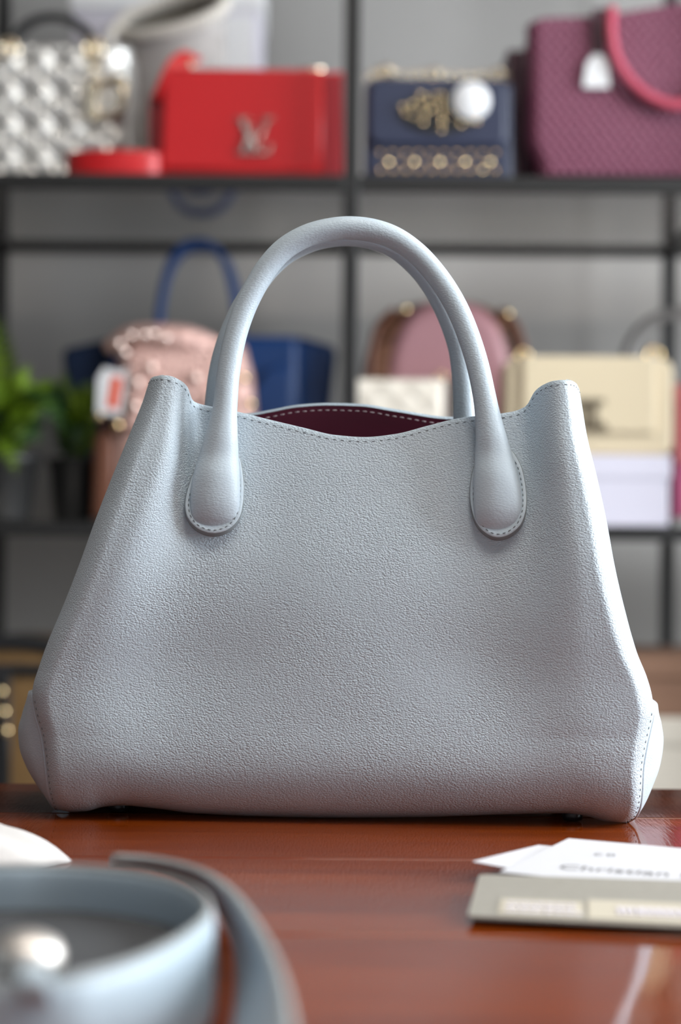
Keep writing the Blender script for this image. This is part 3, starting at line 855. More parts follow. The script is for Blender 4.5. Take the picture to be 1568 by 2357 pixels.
# ------------------------------------------------------------------ display shelf
SF, SB = 1.00, 1.46               # front and back of the shelf
def wz(py, Y): return W(784, py, Y).z
def wx(px, Y): return W(px, 600, Y).x
Z_UP, Z_LO = wz(402, SF), wz(1205, SF)
RT = 0.016
Z_BOT, Z_TOP = -0.30, Z_UP + 0.52
XL, XM, XR = wx(-186, SF), wx(808, SF), wx(1722, SF)
XLL, XRR = XL - (XM - XL), XR + (XR - XM)
shelf = empty('display_shelf', (XM, (SF + SB) / 2, RZ0), 'black metal display shelf with smoked glass boards full of handbags', 'shelf')
posts_x = [XLL, XL, XM, XR, XRR]
for x in posts_x:
    for y in (SF, SB):
        MB().add(*g_box(x - 0.0085, y, RZ0, x + 0.0085, y + 0.016, Z_TOP, 0.0015)).make('post', M['frame'], shelf)
for z in (Z_UP, Z_LO, Z_BOT, Z_TOP):
    for y in (SF, SB):
        for a, b in zip(posts_x, posts_x[1:]):
            MB().add(*g_box(a + 0.0085, y, z - RT, b - 0.0085, y + 0.016, z, 0.0012)).make('rail', M['frame'], shelf)
    for x in posts_x:
        MB().add(*g_box(x - 0.0085, SF + 0.016, z - RT, x + 0.0085, SB, z, 0.0012)).make('side_rail', M['frame'], shelf)
    for a, b in zip(posts_x, posts_x[1:]):
        MB().add(*g_box(a + 0.0085, SF + 0.016, z - 0.009, b - 0.0085, SB, z - 0.0005)).make('glass_board', M['shelf_glass'], shelf)

def px_box(x0, y0, x1, Y0, zb):
    """x range and top height of a thing seen between pixels x0..x1 whose top edge is at y0, front at Y0, standing at zb"""
    return W(x0, y0, Y0).x, W(x1, y0, Y0).x, W((x0 + x1) / 2, y0, Y0).z, zb
LO, UP = Z_LO, Z_UP

# ---- silver quilted bag
Y0 = 1.105
x0, x1, zt, zb = px_box(-95, 98, 300, Y0, UP)
sb = empty('handbag', ((x0 + x1) / 2, Y0 + .05, zb), 'silver quilted handbag with black handles and pale gold charms', 'handbag', None)
NX, NZ = 150, 120
V = []
cell = 0.0365
for i in range(NZ + 1):
    for j in range(NX + 1):
        u, v = j / NX, i / NZ
        x = lerp(x0, x1, u); z = lerp(zb, zt, v)
        a = (x - x0) / cell; b = (z - zb) / cell
        q = abs(math.sin(PI * a)) ** 0.6 * abs(math.sin(PI * b)) ** 0.6
        dd = abs(math.sin(PI * (a + b))) ** 0.5 * abs(math.sin(PI * (a - b))) ** 0.5
        h = 0.0035 * q + 0.0045 * dd
        e = min(u, 1 - u) * (x1 - x0); ez = min(v, 1 - v) * (zt - zb)
        R = 0.022
        curl = 0.0
        if e < R: curl += R - math.sqrt(max(R * R - (R - e) ** 2, 0))
        if ez < 0.012: curl += 0.012 - math.sqrt(max(0.012 ** 2 - (0.012 - ez) ** 2, 0))
        V.append((x, Y0 + curl - h, z))
F = quads(NZ + 1, NX + 1)
mb = MB().add(V, F)
mb.add(*g_prism(rrect(x0, zb, x1, zt, 0.012), Y0 + 0.018, Y0 + 0.075, 0.010, 4))
mb.make('quilted_body', M['silver'], sb)
def arch_xz(xa, xb, za, zt_, Y, n=40, p=1.0):
    c, r = (xa + xb) / 2, (xb - xa) / 2
    return [Vector((c - r * math.cos(PI * k / n), Y, za + (zt_ - za) * math.sin(PI * k / n) ** p)) for k in range(n + 1)]
for yy in (Y0 + 0.02, Y0 + 0.06):
    MB().add(*g_sweep(arch_xz(W(25, 120, yy).x, W(218, 120, yy).x, zt - 0.012, wz(45, yy), yy, 40, 0.8), 0.0052, 12)).make('handle', M['black_leather'], sb)
for px in (20, 214):
    c = W(px, 112, Y0 - 0.004)
    MB().add(*g_torus(c, 0.010, 0.0032, (0, 1, 0))).make('handle_ring', M['pale_gold'], sb)
    MB().add(*g_lathe([(0.001, 0), (0.006, 0.001), (0.007, 0.004), (0.004, 0.012)], c + Vector((0, -0.002, 0)), 16, 'Y')).make('rivet', M['pale_gold'], sb)
for k, (px, py) in enumerate([(214, 140), (216, 160), (218, 178)]):
    MB().add(*g_torus(W(px, py, Y0 - 0.010), 0.0055, 0.0014, (1, 0, 0) if k % 2 else (0, 1, 0), 18, 8)).make('chain_link', M['pale_gold'], sb)
yc = Y0 - 0.013
cD = MB()
a, b = W(194, 188, yc), W(222, 280, yc)
cD.add(*g_prism(rrect(a.x, b.z, b.x, a.z, 0.003), yc - 0.002, yc + 0.002, 0.001, 2))
cD.make('letter_charm', M['pale_gold'], sb)
MB().add(*g_torus(W(250, 228, yc + 0.004), 0.019, 0.0042, (0.25, 1, 0), 36, 10)).make('letter_charm', M['pale_gold'], sb)
MB().add(*g_torus(W(272, 200, yc + 0.010), 0.011, 0.0034, (0.7, 1, 0.2), 30, 10)).make('letter_charm', M['pale_gold'], sb)

# ---- lilac white carton and the canvas bucket bag behind
Y0 = 1.305
x0, x1, zt, zb = px_box(168, -70, 600, Y0, UP)
cb = empty('carton', ((x0 + x1) / 2, Y0 + .07, zb), 'tall lilac-white carton standing behind the canvas bucket bag', 'box')
MB().add(*g_box(x0, Y0, zb, x1, Y0 + 0.13, zt - 0.05, 0.002)).make('box_body', M['lilac_card'], cb)
MB().add(*g_box(x0 - 0.003, Y0 - 0.003, zt - 0.05, x1 + 0.003, Y0 + 0.133, zt, 0.002)).make('lid', M['white_card'], cb)
xa, za = W(508, 150, Y0).x, wz(5, Y0)
MB().add(*g_box(xa, Y0 - 0.0025, zb + 0.01, x1 - 0.008, Y0 - 0.0002, wz(0, Y0) - 0.02)).make('paper_panel', M['white_card'], cb)

cen = W(395, 85, 1.22)
bk = empty('bucket_bag', (cen.x, 1.235, UP), 'off-white canvas bucket bag with rope rim and grey inside', 'handbag')
axis = Vector((-0.24, -0.60, 0.76)).normalized()       # the mouth leans to the camera
rimc = W(395, 34, 1.205)
u = Vector((1, 0, 0)) - axis * axis.x; u.normalize()
v = axis.cross(u)
def ring(c, ra, rb, n=48, wob=0.0, ph=0.0):
    return [c + u * ra * math.cos(2*PI*k/n) * (1 + wob * math.sin(3 * 2*PI*k/n + ph)) + v * rb * math.sin(2*PI*k/n) * (1 + wob * math.cos(2 * 2*PI*k/n + ph)) for k in range(n)]
base = Vector((cen.x - 0.005, 1.238, UP + 0.004))
NR = 14; V = []
for i in range(NR + 1):
    t = i / NR
    c = rimc.lerp(base, t) + Vector((0, 0.018 * math.sin(PI * t), 0))
    # lower rings turn level
    ax2 = axis.lerp(Vector((0, 0, 1)), sstep(0.15, 0.85, t)).normalized()
    u2 = Vector((1, 0, 0)) - ax2 * ax2.x; u2.normalize(); v2 = ax2.cross(u2)
    ra = lerp(0.066, 0.050, t) + 0.004 * math.sin(PI * t); rb = lerp(0.046, 0.042, t) + 0.004 * math.sin(PI * t)
    for k in range(48):
        a = 2 * PI * k / 48
        wob = 1 + 0.05 * math.sin(5 * a + 6 * t) * math.sin(PI * t)
        V.append(c + u2 * ra * math.cos(a) * wob + v2 * rb * math.sin(a) * wob)
F = quads(NR + 1, 48, close_c=True); F.append(tuple(range(NR * 48, (NR + 1) * 48)))
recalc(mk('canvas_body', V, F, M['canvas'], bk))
V2 = []
for i in range(8):
    t = i / NR
    c = rimc.lerp(base, t) + Vector((0, 0.018 * math.sin(PI * t), 0))
    ax2 = axis.lerp(Vector((0, 0, 1)), sstep(0.15, 0.85, t)).normalized()
    u2 = Vector((1, 0, 0)) - ax2 * ax2.x; u2.normalize(); v2 = ax2.cross(u2)
    for k in range(48):
        a = 2 * PI * k / 48
        V2.append(c + u2 * (lerp(0.066, 0.050, t) + 0.004 * math.sin(PI*t) - 0.003) * math.cos(a) + v2 * (lerp(0.046, 0.042, t) + 0.004 * math.sin(PI*t) - 0.003) * math.sin(a))
F = quads(8, 48, close_c=True); F.append(tuple(range(7 * 48, 8 * 48)))
recalc(mk('inside_lining', V2, F, M['canvas_in'], bk))
rp = MB(); rr = ring(rimc, 0.0665, 0.0465, 52)
for k, p in enumerate(rr): rp.add(*g_ball(p, 0.0078, 8, 6))
rp.make('rope_rim', M['rope'], bk, kind='stuff')
MB().add(*g_sweep(crom([W(262, 62, 1.19), W(252, 100, 1.187), W(264, 160, 1.188), W(290, 205, 1.20)], 8), 0.006, 10)).make('rope_strap', M['rope'], bk)

# ---- red bag
Y0 = 1.045
x0, x1, zt, zb = px_box(366, 160, 792, Y0, UP)
rb_ = empty('handbag', ((x0 + x1) / 2, Y0 + .03, zb), 'red leather flap bag with a silver metal monogram', 'handbag')
MB().add(*g_prism([(x0, zb), (x1, zb), (x1 - 0.001, zt), (x0 + 0.006, zt)], Y0 + 0.004, Y0 + 0.060, 0.006, 4)).make('body', M['red'], rb_)
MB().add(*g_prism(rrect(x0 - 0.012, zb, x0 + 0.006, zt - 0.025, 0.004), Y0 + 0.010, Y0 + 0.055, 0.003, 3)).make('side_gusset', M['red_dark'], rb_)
xf = W(742, 300, Y0).x
fl = [(x0 + 0.002, zb + 0.012), (xf, zb + 0.012), (xf, zt + 0.001), (x0 + 0.006, zt + 0.001)]
flap = MB().add(*g_prism(fl, Y0 - 0.001, Y0 + 0.010, 0.004, 3)).make('flap', M['red'], rb_)
MB().add(*g_box(xf + 0.002, Y0 + 0.0015, zb + 0.004, x1 - 0.001, Y0 + 0.008, zt - 0.004, 0.001)).make('shaded_side', M['red_dark'], rb_)  # strip in darker red: shading of the bag's rounded right edge, painted in
def bar(mb, a, b, w_, yf, th):
    a, b = Vector(a), Vector(b); d = (b - a).normalized(); n = Vector((-d.y, d.x)) * w_ / 2
    P = [a - n, b - n, b + n, a + n]
    mb.add(*g_prism([tuple(p) for p in P], yf - th, yf, th * 0.2, 2))
def pp(px, py, Y): q = W(px, py, Y); return (q.x, q.z)
yl = Y0 - 0.001
vv = MB()
bar(vv, pp(556, 276, yl), pp(588, 345, yl), 0.0050, yl, 0.0032); bar(vv, pp(588, 345, yl), pp(617, 276, yl), 0.0026, yl, 0.0030)
bar(vv, pp(542, 274, yl), pp(574, 274, yl), 0.0022, yl, 0.0030); bar(vv, pp(602, 274, yl), pp(630, 274, yl), 0.0022, yl, 0.0030)
vv.make('letter_v', M['nickel'], flap)
ll = MB()
bar(ll, pp(582, 290, yl - 0.003), pp(560, 350, yl - 0.003), 0.0045, yl - 0.003, 0.0028); bar(ll, pp(546, 353, yl - 0.003), pp(618, 353, yl - 0.003), 0.0026, yl - 0.003, 0.0028)
bar(ll, pp(617, 354, yl - 0.003), pp(624, 332, yl - 0.003), 0.0028, yl - 0.003, 0.0028)
ll.make('letter_l', M['nickel'], flap)
# shoulder strap: a tab that stands up at the corner, then the coil on the shelf
top = crom([W(432, 122, 1.06), W(402, 142, 1.05), W(382, 178, 1.045), W(360, 230, 1.05)], 8)
bot = [p + Vector((0.016, 0.004, -0.006)) for p in top]
MB().add(*g_ribbon([p + Vector((-0.005, 0, 0.003)) for p in top], bot, 0.004)).make('strap_end', M['red'], rb_)
cx, cy = W(262, 395, 1.04).x, 1.045
path = []
for k in range(60):
    a = -0.6 + 2 * PI * 1.6 * k / 59
    r = 0.048 + 0.003 * k / 59
    path.append(Vector((cx + r * math.cos(a), cy + 0.005 + 0.026 * math.sin(a) * (1 if math.sin(a) > 0 else 0.72), UP + 0.001)))
st_ = MB().add(*g_ribbon([p + Vector((0, 0, 0.030)) for p in path], path, 0.003, 14))
st_.make('coiled_strap', M['red'], rb_)
MB().add(*g_torus(W(428, 150, 1.055), 0.006, 0.0014, (0.2, 1, 0))).make('strap_ring', M['pale_gold'], rb_)
MB().add(*g_sweep([Vector((W(690, 160, Y0).x, Y0 + 0.012, zt + 0.003)), Vector((W(745, 166, Y0).x, Y0 + 0.012, zt + 0.004))], 0.0022, 10)).make('strap_bar', M['pale_gold'], rb_)

# ---- navy bag
Y0 = 1.045
x0, x1, zt, zb = px_box(842, 186, 1183, Y0, UP)
nb = empty('handbag', ((x0 + x1) / 2, Y0 + .035, zb), 'small navy chain bag with gold studs and a beaded gold clasp', 'handbag')
MB().add(*g_prism(rrect(x0 - 0.001, zb, x1, zt, 0.006), Y0 + 0.002, Y0 + 0.075, 0.006, 4)).make('body', M['navy'], nb)
zf = wz(336, Y0)
nfl = MB().add(*g_prism(rrect(x0 + 0.002, zf, W(1168, 250, Y0).x, zt + 0.002, 0.014), Y0 - 0.005, Y0 + 0.010, 0.005, 4)).make('flap', M['navy'], nb)
sm = None
def stud(px, py, r, mat, Y, parent):
    c = W(px, py, Y)
    V, F, fl = g_lathe([(r, 0.0), (r * 0.95, -r * 0.35), (r * 0.6, -r * 0.75), (r * 0.05, -r)], c, 10, 'Y')
    return MB().add(V, F, ()).make('stud', mat, parent)
for k in range(10): stud(873 + k * 29.6, 351, 0.0030, M['stud_gold'], Y0 + 0.002, nb)
for k in range(5): stud(892 + k * 58.6, 373, 0.0042, M['gold'], Y0 + 0.002, nb)
for k in range(4): stud(921 + k * 58.6, 373, 0.0030, M['stud_gold'], Y0 + 0.002, nb)
for k in range(10): stud(874 + k * 29.4, 392, 0.0033, M['gold'] if k in (8,) else M['stud_gold'], Y0 + 0.002, nb)
# beaded clasp in the shape of a winged insect: body beads, two wings
yk = Y0 - 0.006
V, F, f_ = g_prism([pp(1015 + 92 * math.cos(-a), 262 + 46 * math.sin(-a), yk) for a in [2 * PI * k / 36 for k in range(36)]], yk - 0.002, yk + 0.002, 0.001, 2)
cl = recalc(MB().add(V, F, f_).make('clasp_plate', M['black_leather'], nb))
rnd = random.Random(3)
beads = [(925, 245, 5.2), (947, 240, 6.5), (968, 217, 6), (966, 245, 5), (950, 268, 4.5), (973, 282, 6), (986, 232, 6), (990, 252, 6), (978, 262, 4.5), (1000, 218, 4), (1016, 218, 5), (1016, 234, 5.5), (1016, 250, 5.5), (1016, 266, 5.5), (1016, 282, 5.5), (1016, 300, 5), (1044, 246, 5), (1060, 286, 6), (1088, 278, 5), (1098, 280, 5), (1075, 262, 5), (1100, 262, 4.5), (1040, 266, 4.5), (932, 262, 4.5)]
for bx_, by_, br in beads:
    MB().add(*g_ball(W(bx_, by_, yk - 0.004), br * 0.00050, 14, 10)).make('bead', M['gold'], nb)
tg = recalc(MB().add(*g_lathe([(0.001, -0.0010), (0.0195, -0.0010), (0.0205, 0.0), (0.0195, 0.0010), (0.001, 0.0010)], W(1085, 232, Y0 - 0.014), 32, 'Y')).make('price_tag', M['white_card'], nb))
# chain along the top
cp = [(850, 182), (868, 172), (888, 166), (910, 176), (935, 180), (965, 176), (1000, 175), (1035, 180), (1070, 181), (1105, 179), (1145, 174), (1170, 184)]
cpts = crom([W(a, b, Y0 + 0.020) for a, b in cp], 3)
for k, p in enumerate(cpts[:-1]):
    MB().add(*g_torus(p + Vector((0, 0, 0.002)), 0.0042, 0.0011, (1, 0, 0.3) if k % 2 else (0, 1, 0.2), 14, 6)).make('chain_link', M['pale_gold'], nb)

for px, py in ((888, 165), (1000, 172), (1146, 172)):
    MB().add(*g_torus(W(px, py, Y0 + 0.018), 0.0062, 0.0020, (0.3, 1, 0.2), 20, 8)).make('chain_ring', M['pale_gold'], nb)

# ---- plum woven bag
Y0 = 1.04
pb_root = empty('handbag', (W(1480, 300, Y0).x, Y0 + 0.08, UP), 'large plum woven leather tote with rose-red handles and white tag', 'handbag')
pxL, pxR = 1222, 1668
NX, NZ = 260, 190
def ptop(px): return sinterp([(1200, 62), (1225, 50), (1260, 42), (1330, 40), (1400, 34), (1480, 22), (1568, 8), (1620, 4), (1668, 14)], px)
V = []
pit = 0.0105
for i in range(NZ + 1):
    for j in range(NX + 1):
        u_, v_ = j / NX, i / NZ
        pxl = lerp(1240, 1214, sstep(0.0, 0.25, v_))
        px = lerp(pxl, pxR, u_)
        q = W(px, lerp(402, ptop(px), v_), Y0)
        aa, bb = (q.x + q.z * 0.75) / pit, (q.x - q.z * 0.75) / pit
        fa, fb = aa % 1, bb % 1
        h = 0.0032 * (math.sin(PI * fa) ** 0.5 if (int(math.floor(aa)) + int(math.floor(bb))) % 2 else math.sin(PI * fb) ** 0.5)
        e = min(u_ * 1.0, 1 - u_) * 0.26
        R = 0.018
        cu = R - math.sqrt(max(R * R - (R - e) ** 2, 0)) if e < R else 0.0
        soft = 0.006 * math.sin(2.2 * u_ + 1.0) * math.sin(PI * v_) 
        V.append((q.x, Y0 + cu - h - soft, q.z))
recalc(mk('woven_front', V, quads(NZ + 1, NX + 1), M['purple'], pb_root))
ol = [pp(1240, 402, Y0), pp(1666, 402, Y0), pp(1666, 16, Y0), pp(1600, 12, Y0), pp(1400, 40, Y0), pp(1226, 58, Y0)]
MB().add(*g_prism(ol, Y0 + 0.018, Y0 + 0.150, 0.008, 3)).make('body', M['purple'], pb_root)
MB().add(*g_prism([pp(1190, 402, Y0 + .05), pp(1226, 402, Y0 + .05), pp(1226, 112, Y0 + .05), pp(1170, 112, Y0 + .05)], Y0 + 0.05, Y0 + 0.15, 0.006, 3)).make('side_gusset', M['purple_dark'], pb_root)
yh = Y0 - 0.020
hp = crom([W(1408, 20, yh + .012), W(1405, 60, yh + .004), W(1412, 115, yh), W(1436, 168, yh), W(1478, 212, yh), W(1530, 238, yh), W(1570, 240, yh), W(1610, 222, yh), W(1636, 186, yh), W(1648, 140, yh), W(1654, 90, yh), W(1655, 20, yh + .012)], 6)
MB().add(*g_sweep(hp, 0.0062, 12)).make('handle', M['rose_red'], pb_root)
for px in (1376, 1640):
    a, b = pp(px - 16, 130, Y0), pp(px + 16, 26, Y0)
    MB().add(*g_prism(rrect(a[0], a[1], b[0], b[1], 0.003), Y0 - 0.011, Y0 - 0.004, 0.001, 2)).make('handle_loop', M['purple_dark'], pb_root)
yt = Y0 - 0.015
MB().add(*g_prism([pp(1342, 202, yt), pp(1404, 202, yt), pp(1400, 146, yt), pp(1388, 126, yt), pp(1366, 126, yt), pp(1350, 146, yt)], yt - 0.001, yt, 0.0003, 1)).make('price_tag', M['white_card'], pb_root)

# ---- potted ferns on the lower board
def frond(base, tip, droop, width, n=16):
    """one fern leaf: midrib plus pairs of leaflets, returned as geometry"""
    base, tip = Vector(base), Vector(tip)
    mid = base.lerp(tip, 0.5) + Vector((0, 0, droop))
    pts = [base * (1 - t) ** 2 + mid * 2 * t * (1 - t) + tip * t * t for t in [k / n for k in range(n + 1)]]
    mb = MB().add(*g_sweep(pts, lambda t: 0.0013 * (1 - 0.7 * t), 5))
    for k in range(2, n + 1):
        t = k / n
        T_ = (pts[k] - pts[k - 1]).normalized()
        S_ = T_.cross(Vector((0, 0, 1)))
        S_ = S_.normalized() if S_.length > 1e-3 else Vector((1, 0, 0))
        U_ = S_.cross(T_)
        L = width * (math.sin(PI * (0.12 + 0.86 * t)) ** 0.7)
        for s in (-1, 1):
            d = (S_ * s + T_ * 0.55 - U_ * 0.25).normalized()
            wv = T_ * L * 0.20
            p = pts[k]
            mb.add([p - wv * 0.5, p + d * L * 0.5 - wv, p + d * L + T_ * L * 0.1, p + d * L * 0.5 + wv + U_ * L * 0.08, p + wv * 0.5], [(0, 1, 2, 3), (0, 3, 4)])
    return mb
def fern(px, Y, pot_w, pot_top, label, tips, mat, zb=None):
    x = W(px, 1190, Y).x
    r = empty('potted_fern', (x, Y, LO), label, 'plant', None)
    R = pot_w / 2; h = wz(pot_top, Y) - LO
    V, F, f_ = g_lathe([(R * 0.72, 0.0), (R * 0.78, 0.004), (R * 0.98, h - 0.012), (R * 1.06, h - 0.010), (R * 1.06, h), (R * 0.95, h), (R * 0.92, h - 0.012)], (x, Y, LO), 32)
    MB().add(V, F[:-2] + [F[-2]], ()).make('pot', M['pot'], r)
    MB().add(*g_lathe([(0.001, h - 0.011), (R * 0.93, h - 0.012), (R * 0.9, h - 0.016), (0.001, h - 0.016)], (x, Y, LO), 32)).make('soil', M['soil'], r)
    for k, (tx, ty, tY, dr, wd_) in enumerate(tips):
        a = k * 2.4
        b = Vector((x + R * 0.4 * math.cos(a), Y + R * 0.4 * math.sin(a), LO + h - 0.012))
        frond(b, W(tx, ty, tY), dr, wd_).make('frond', M['leaf'] if (k + mat) % 3 else M['leaf2'], r)
fern(0, 1.10, 0.085, 1050, 'bright green potted fern in a black pot, one frond drooping',
     [(143, 990, 1.035, 0.115, 0.030), (112, 872, 1.045, 0.03, 0.026), (122, 935, 1.04, 0.06, 0.026), (88, 1020, 1.03, 0.07, 0.024), (35, 1085, 1.03, 0.07, 0.022), (2, 738, 1.06, 0.01, 0.026), (-50, 800, 1.06, 0.02, 0.022), (60, 842, 1.06, 0.02, 0.022), (70, 880, 1.10, 0.03, 0.020), (-70, 930, 1.05, 0.05, 0.022), (10, 870, 1.04, 0.03, 0.022), (40, 900, 1.02, 0.03, 0.022), (-20, 960, 1.03, 0.05, 0.022), (72, 960, 1.12, 0.04, 0.020), (60, 990, 1.02, 0.05, 0.018), (20, 810, 1.16, 0.01, 0.020), (-20, 770, 1.07, 0.01, 0.018)], 0)
fern(168, 1.15, 0.055, 1060, 'dark green potted fern in a black pot beside the rose-gold bag',
     [(190, 900, 1.13, 0.04, 0.020), (130, 880, 1.14, 0.03, 0.020), (205, 960, 1.10, 0.06, 0.018), (125, 960, 1.12, 0.05, 0.018), (160, 930, 1.14, 0.05, 0.020), (200, 880, 1.17, 0.02, 0.020), (150, 860, 1.17, 0.02, 0.02), (180, 1010, 1.09, 0.06, 0.018), (140, 1010, 1.11, 0.06, 0.018)], 2)

# ---- royal blue tote
Y0 = 1.24
br_ = empty('tote_bag', (W(470, 900, Y0).x, Y0 + .08, LO), 'royal blue leather tote with a tall handle and flared sides', 'handbag')
def po(pts, Y): return [pp(a, b, Y) for a, b in pts]
MB().add(*g_prism(po([(255, 1180), (690, 1180), (692, 790), (680, 772), (260, 768), (248, 785)], Y0), Y0, Y0 + 0.12, 0.012, 4)).make('body', M['blue'], br_)
zbx = LO
MB().add(*g_prism(po([(570, 1170), (672, 1170), (676, 870), (650, 838), (610, 850), (580, 900)], Y0), Y0 - 0.008, Y0 + 0.006, 0.005, 4)).make('front_pocket', M['blue'], br_)
MB().add(*g_prism(po([(288, 1170), (540, 1170), (540, 860), (288, 860)], Y0), Y0 - 0.006, Y0 + 0.006, 0.004, 3)).make('front_panel', M['blue'], br_)
for s, o in (('wing', [(688, 1150), (740, 1130), (775, 815), (768, 795), (686, 772)]), ):
    MB().add(*g_prism(po(o, Y0 + .02), Y0 + 0.02, Y0 + 0.05, 0.008, 4)).make('side_wing', M['blue'], br_)
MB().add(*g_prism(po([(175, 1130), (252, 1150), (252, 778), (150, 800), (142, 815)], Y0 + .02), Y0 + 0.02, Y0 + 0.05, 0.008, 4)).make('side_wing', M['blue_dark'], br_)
def strap_arch(xa, xb, ytop, ybase_, Y, wd_, th, lean):
    n = 36
    c, r = (xa + xb) / 2, (xb - xa) / 2
    ctr = [W(c - r * math.copysign(abs(math.cos(PI * k / n)) ** 0.75, math.cos(PI * k / n)), ybase_ + (ytop - ybase_) * math.sin(PI * k / n) ** 0.85, Y + lean * math.sin(PI * k / n)) for k in range(n + 1)]
    a = [p + Vector((0, -wd_ / 2, 0)) for p in ctr]; b = [p + Vector((0, wd_ / 2, 0)) for p in ctr]
    return g_ribbon(a, b, th)
MB().add(*strap_arch(361, 549, 558, 860, Y0 - 0.005, 0.017, 0.009, -0.012)).make('handle', M['blue'], br_)
MB().add(*strap_arch(368, 556, 572, 800, Y0 + 0.085, 0.017, 0.009, 0.0)).make('handle', M['blue'], br_)

# ---- rose-gold backpack
Y0 = 1.075
rg = empty('backpack', (W(400, 1100, Y0).x, Y0 + .05, LO), 'rose-gold sequinned backpack with copper-brown pockets and a white tag', 'backpack')
MB().add(*g_prism(po([(262, 1195), (575, 1195), (592, 1020), (578, 860), (560, 790), (520, 772), (300, 768), (268, 800), (252, 900), (250, 1040)], Y0), Y0, Y0 + 0.085, 0.024, 5)).make('body', M['rose_gold'], rg)
MB().add(*g_prism(po([(282, 1000), (560, 1000), (566, 830), (540, 782), (330, 776), (290, 820)], Y0), Y0 - 0.010, Y0 + 0.02, 0.009, 4)).make('flap', M['rose_gold'], rg)
rl = [W(258, 800, Y0 + .02), W(300, 782, Y0 + .01), W(360, 780, Y0), W(430, 782, Y0), W(500, 796, Y0 + .015)]
MB().add(*g_sweep(crom(rl, 6), lambda t: (0.017 * (0.35 + 0.65 * math.sin(PI * clamp(t, .04, .96)) ** 0.5), 0.018), 14)).make('top_roll', M['rose_gold'], rg)
for o in ([(206, 1195), (262, 1195), (268, 1000), (240, 968), (212, 1000)], [(560, 1195), (612, 1195), (606, 1010), (580, 975), (562, 1000)]):
    MB().add(*g_prism(po(o, Y0), Y0 + 0.005, Y0 + 0.065, 0.010, 4)).make('side_pocket', M['copper'], rg)
for px, py in ((227, 957), (270, 978), (560, 870), (575, 930)):
    MB().add(*g_ball(W(px, py, Y0 - 0.008), 0.0055, 14, 8)).make('metal_stud', M['gold'], rg)
for k in range(12):
    px, py = [(272, 790), (300, 772), (330, 770), (352, 768), (380, 778), (347, 846), (315, 880), (310, 935), (286, 812), (450, 870), (480, 920), (400, 905)][k]
    MB().add(*g_ball(W(px, py, Y0 - 0.016), 0.0058, 14, 10)).make('sequin', M['sequin'], rg)
yt = Y0 - 0.016
tgo = MB().add(*g_prism(po([(222, 950), (280, 958), (292, 860), (240, 845), (224, 870)], yt), yt - 0.0012, yt, 0.0004, 1)).make('price_tag', M['white_card'], rg)
MB().add(*g_prism(po([(246, 938), (271, 942), (283, 870), (258, 866)], yt), yt - 0.0018, yt - 0.0011)).make('tag_print', M['orange'], tgo)
MB().add(*g_sweep(crom([W(300, 800, Y0 + .03), W(290, 850, Y0 - .012), W(262, 855, Y0 - .016)], 6), 0.001, 6)).make('tag_string', M['white_card'], tgo)

# ---- dusty pink dome backpack
Y0 = 1.20
pk = empty('backpack', (W(1030, 1100, Y0).x, Y0 + .05, LO), 'dome-topped dusty pink backpack with brown patterned sides', 'backpack')
def dome(x0_, x1_, yt_, yb_, n=28):
    c, r = (x0_ + x1_) / 2, (x1_ - x0_) / 2
    pts_ = [(x0_, yb_), (x1_, yb_)]
    for k in range(n + 1):
        a = PI * k / n
        pts_.append((c + r * math.copysign(abs(math.cos(a)) ** 0.72, math.cos(a)), yt_ + (1 - math.sin(a) ** 0.80) * 230))
    return pts_
MB().add(*g_prism(po(dome(832, 1226, 688, 1180), Y0), Y0, Y0 + 0.10, 0.022, 5)).make('body', M['mono_brown'], pk)
MB().add(*g_prism(po(dome(884, 1184, 694, 1180), Y0), Y0 - 0.006, Y0 + 0.02, 0.016, 5)).make('front_panel', M['pink'], pk)
for px, py in ((932, 712), (1168, 722)):
    MB().add(*g_ball(W(px, py, Y0 - 0.006), 0.0058, 14, 8)).make('zip_pull', M['gold'], pk)
tr = crom([W(a, b, Y0 - 0.002) for a, b in ((1150, 712), (1185, 745), (1205, 800), (1212, 870), (1214, 960))], 6)
MB().add(*g_sweep(tr, 0.0045, 8)).make('zip_trim', M['copper'], pk)
tr = crom([W(a, b, Y0 - 0.002) for a, b in ((908, 712), (872, 750), (855, 810), (850, 880), (848, 960))], 6)
MB().add(*g_sweep(tr, 0.0045, 8)).make('zip_trim', M['copper'], pk)

# ---- small ivory quilted bag
Y0 = 1.06
ib = empty('handbag', (W(912, 1100, Y0).x, Y0 + .03, LO), 'small ivory bag with diagonal stitched lines before the pink backpack', 'handbag')
x0, x1 = W(800, 900, Y0).x, W(1024, 900, Y0).x; zt = wz(870, Y0)
NX, NZ = 90, 110; V = []
for i in range(NZ + 1):
    for j in range(NX + 1):
        u_, v_ = j / NX, i / NZ
        x = lerp(x0, x1, u_); z = lerp(LO, zt, v_)
        aa, bb = (x + z) / 0.034, (x - z) / 0.034
        h = 0.0022 * (abs(math.sin(PI * aa)) ** 0.35) * (abs(math.sin(PI * bb)) ** 0.35)
        e = min(u_, 1 - u_) * (x1 - x0); ez = min(v_, 1 - v_) * (zt - LO); R = 0.010
        cu = (R - math.sqrt(max(R * R - (R - e) ** 2, 0)) if e < R else 0) + (R - math.sqrt(max(R * R - (R - ez) ** 2, 0)) if ez < R else 0)
        V.append((x, Y0 + cu - h, z))
recalc(mk('quilted_front', V, quads(NZ + 1, NX + 1), M['cream_light'], ib))
MB().add(*g_prism(rrect(x0, LO, x1, zt, 0.008), Y0 + 0.010, Y0 + 0.060, 0.007, 3)).make('body', M['cream_light'], ib)
MB().add(*g_torus(W(1014, 872, Y0 + .03), 0.006, 0.0015, (0, 1, 0))).make('strap_ring', M['gold'], ib)
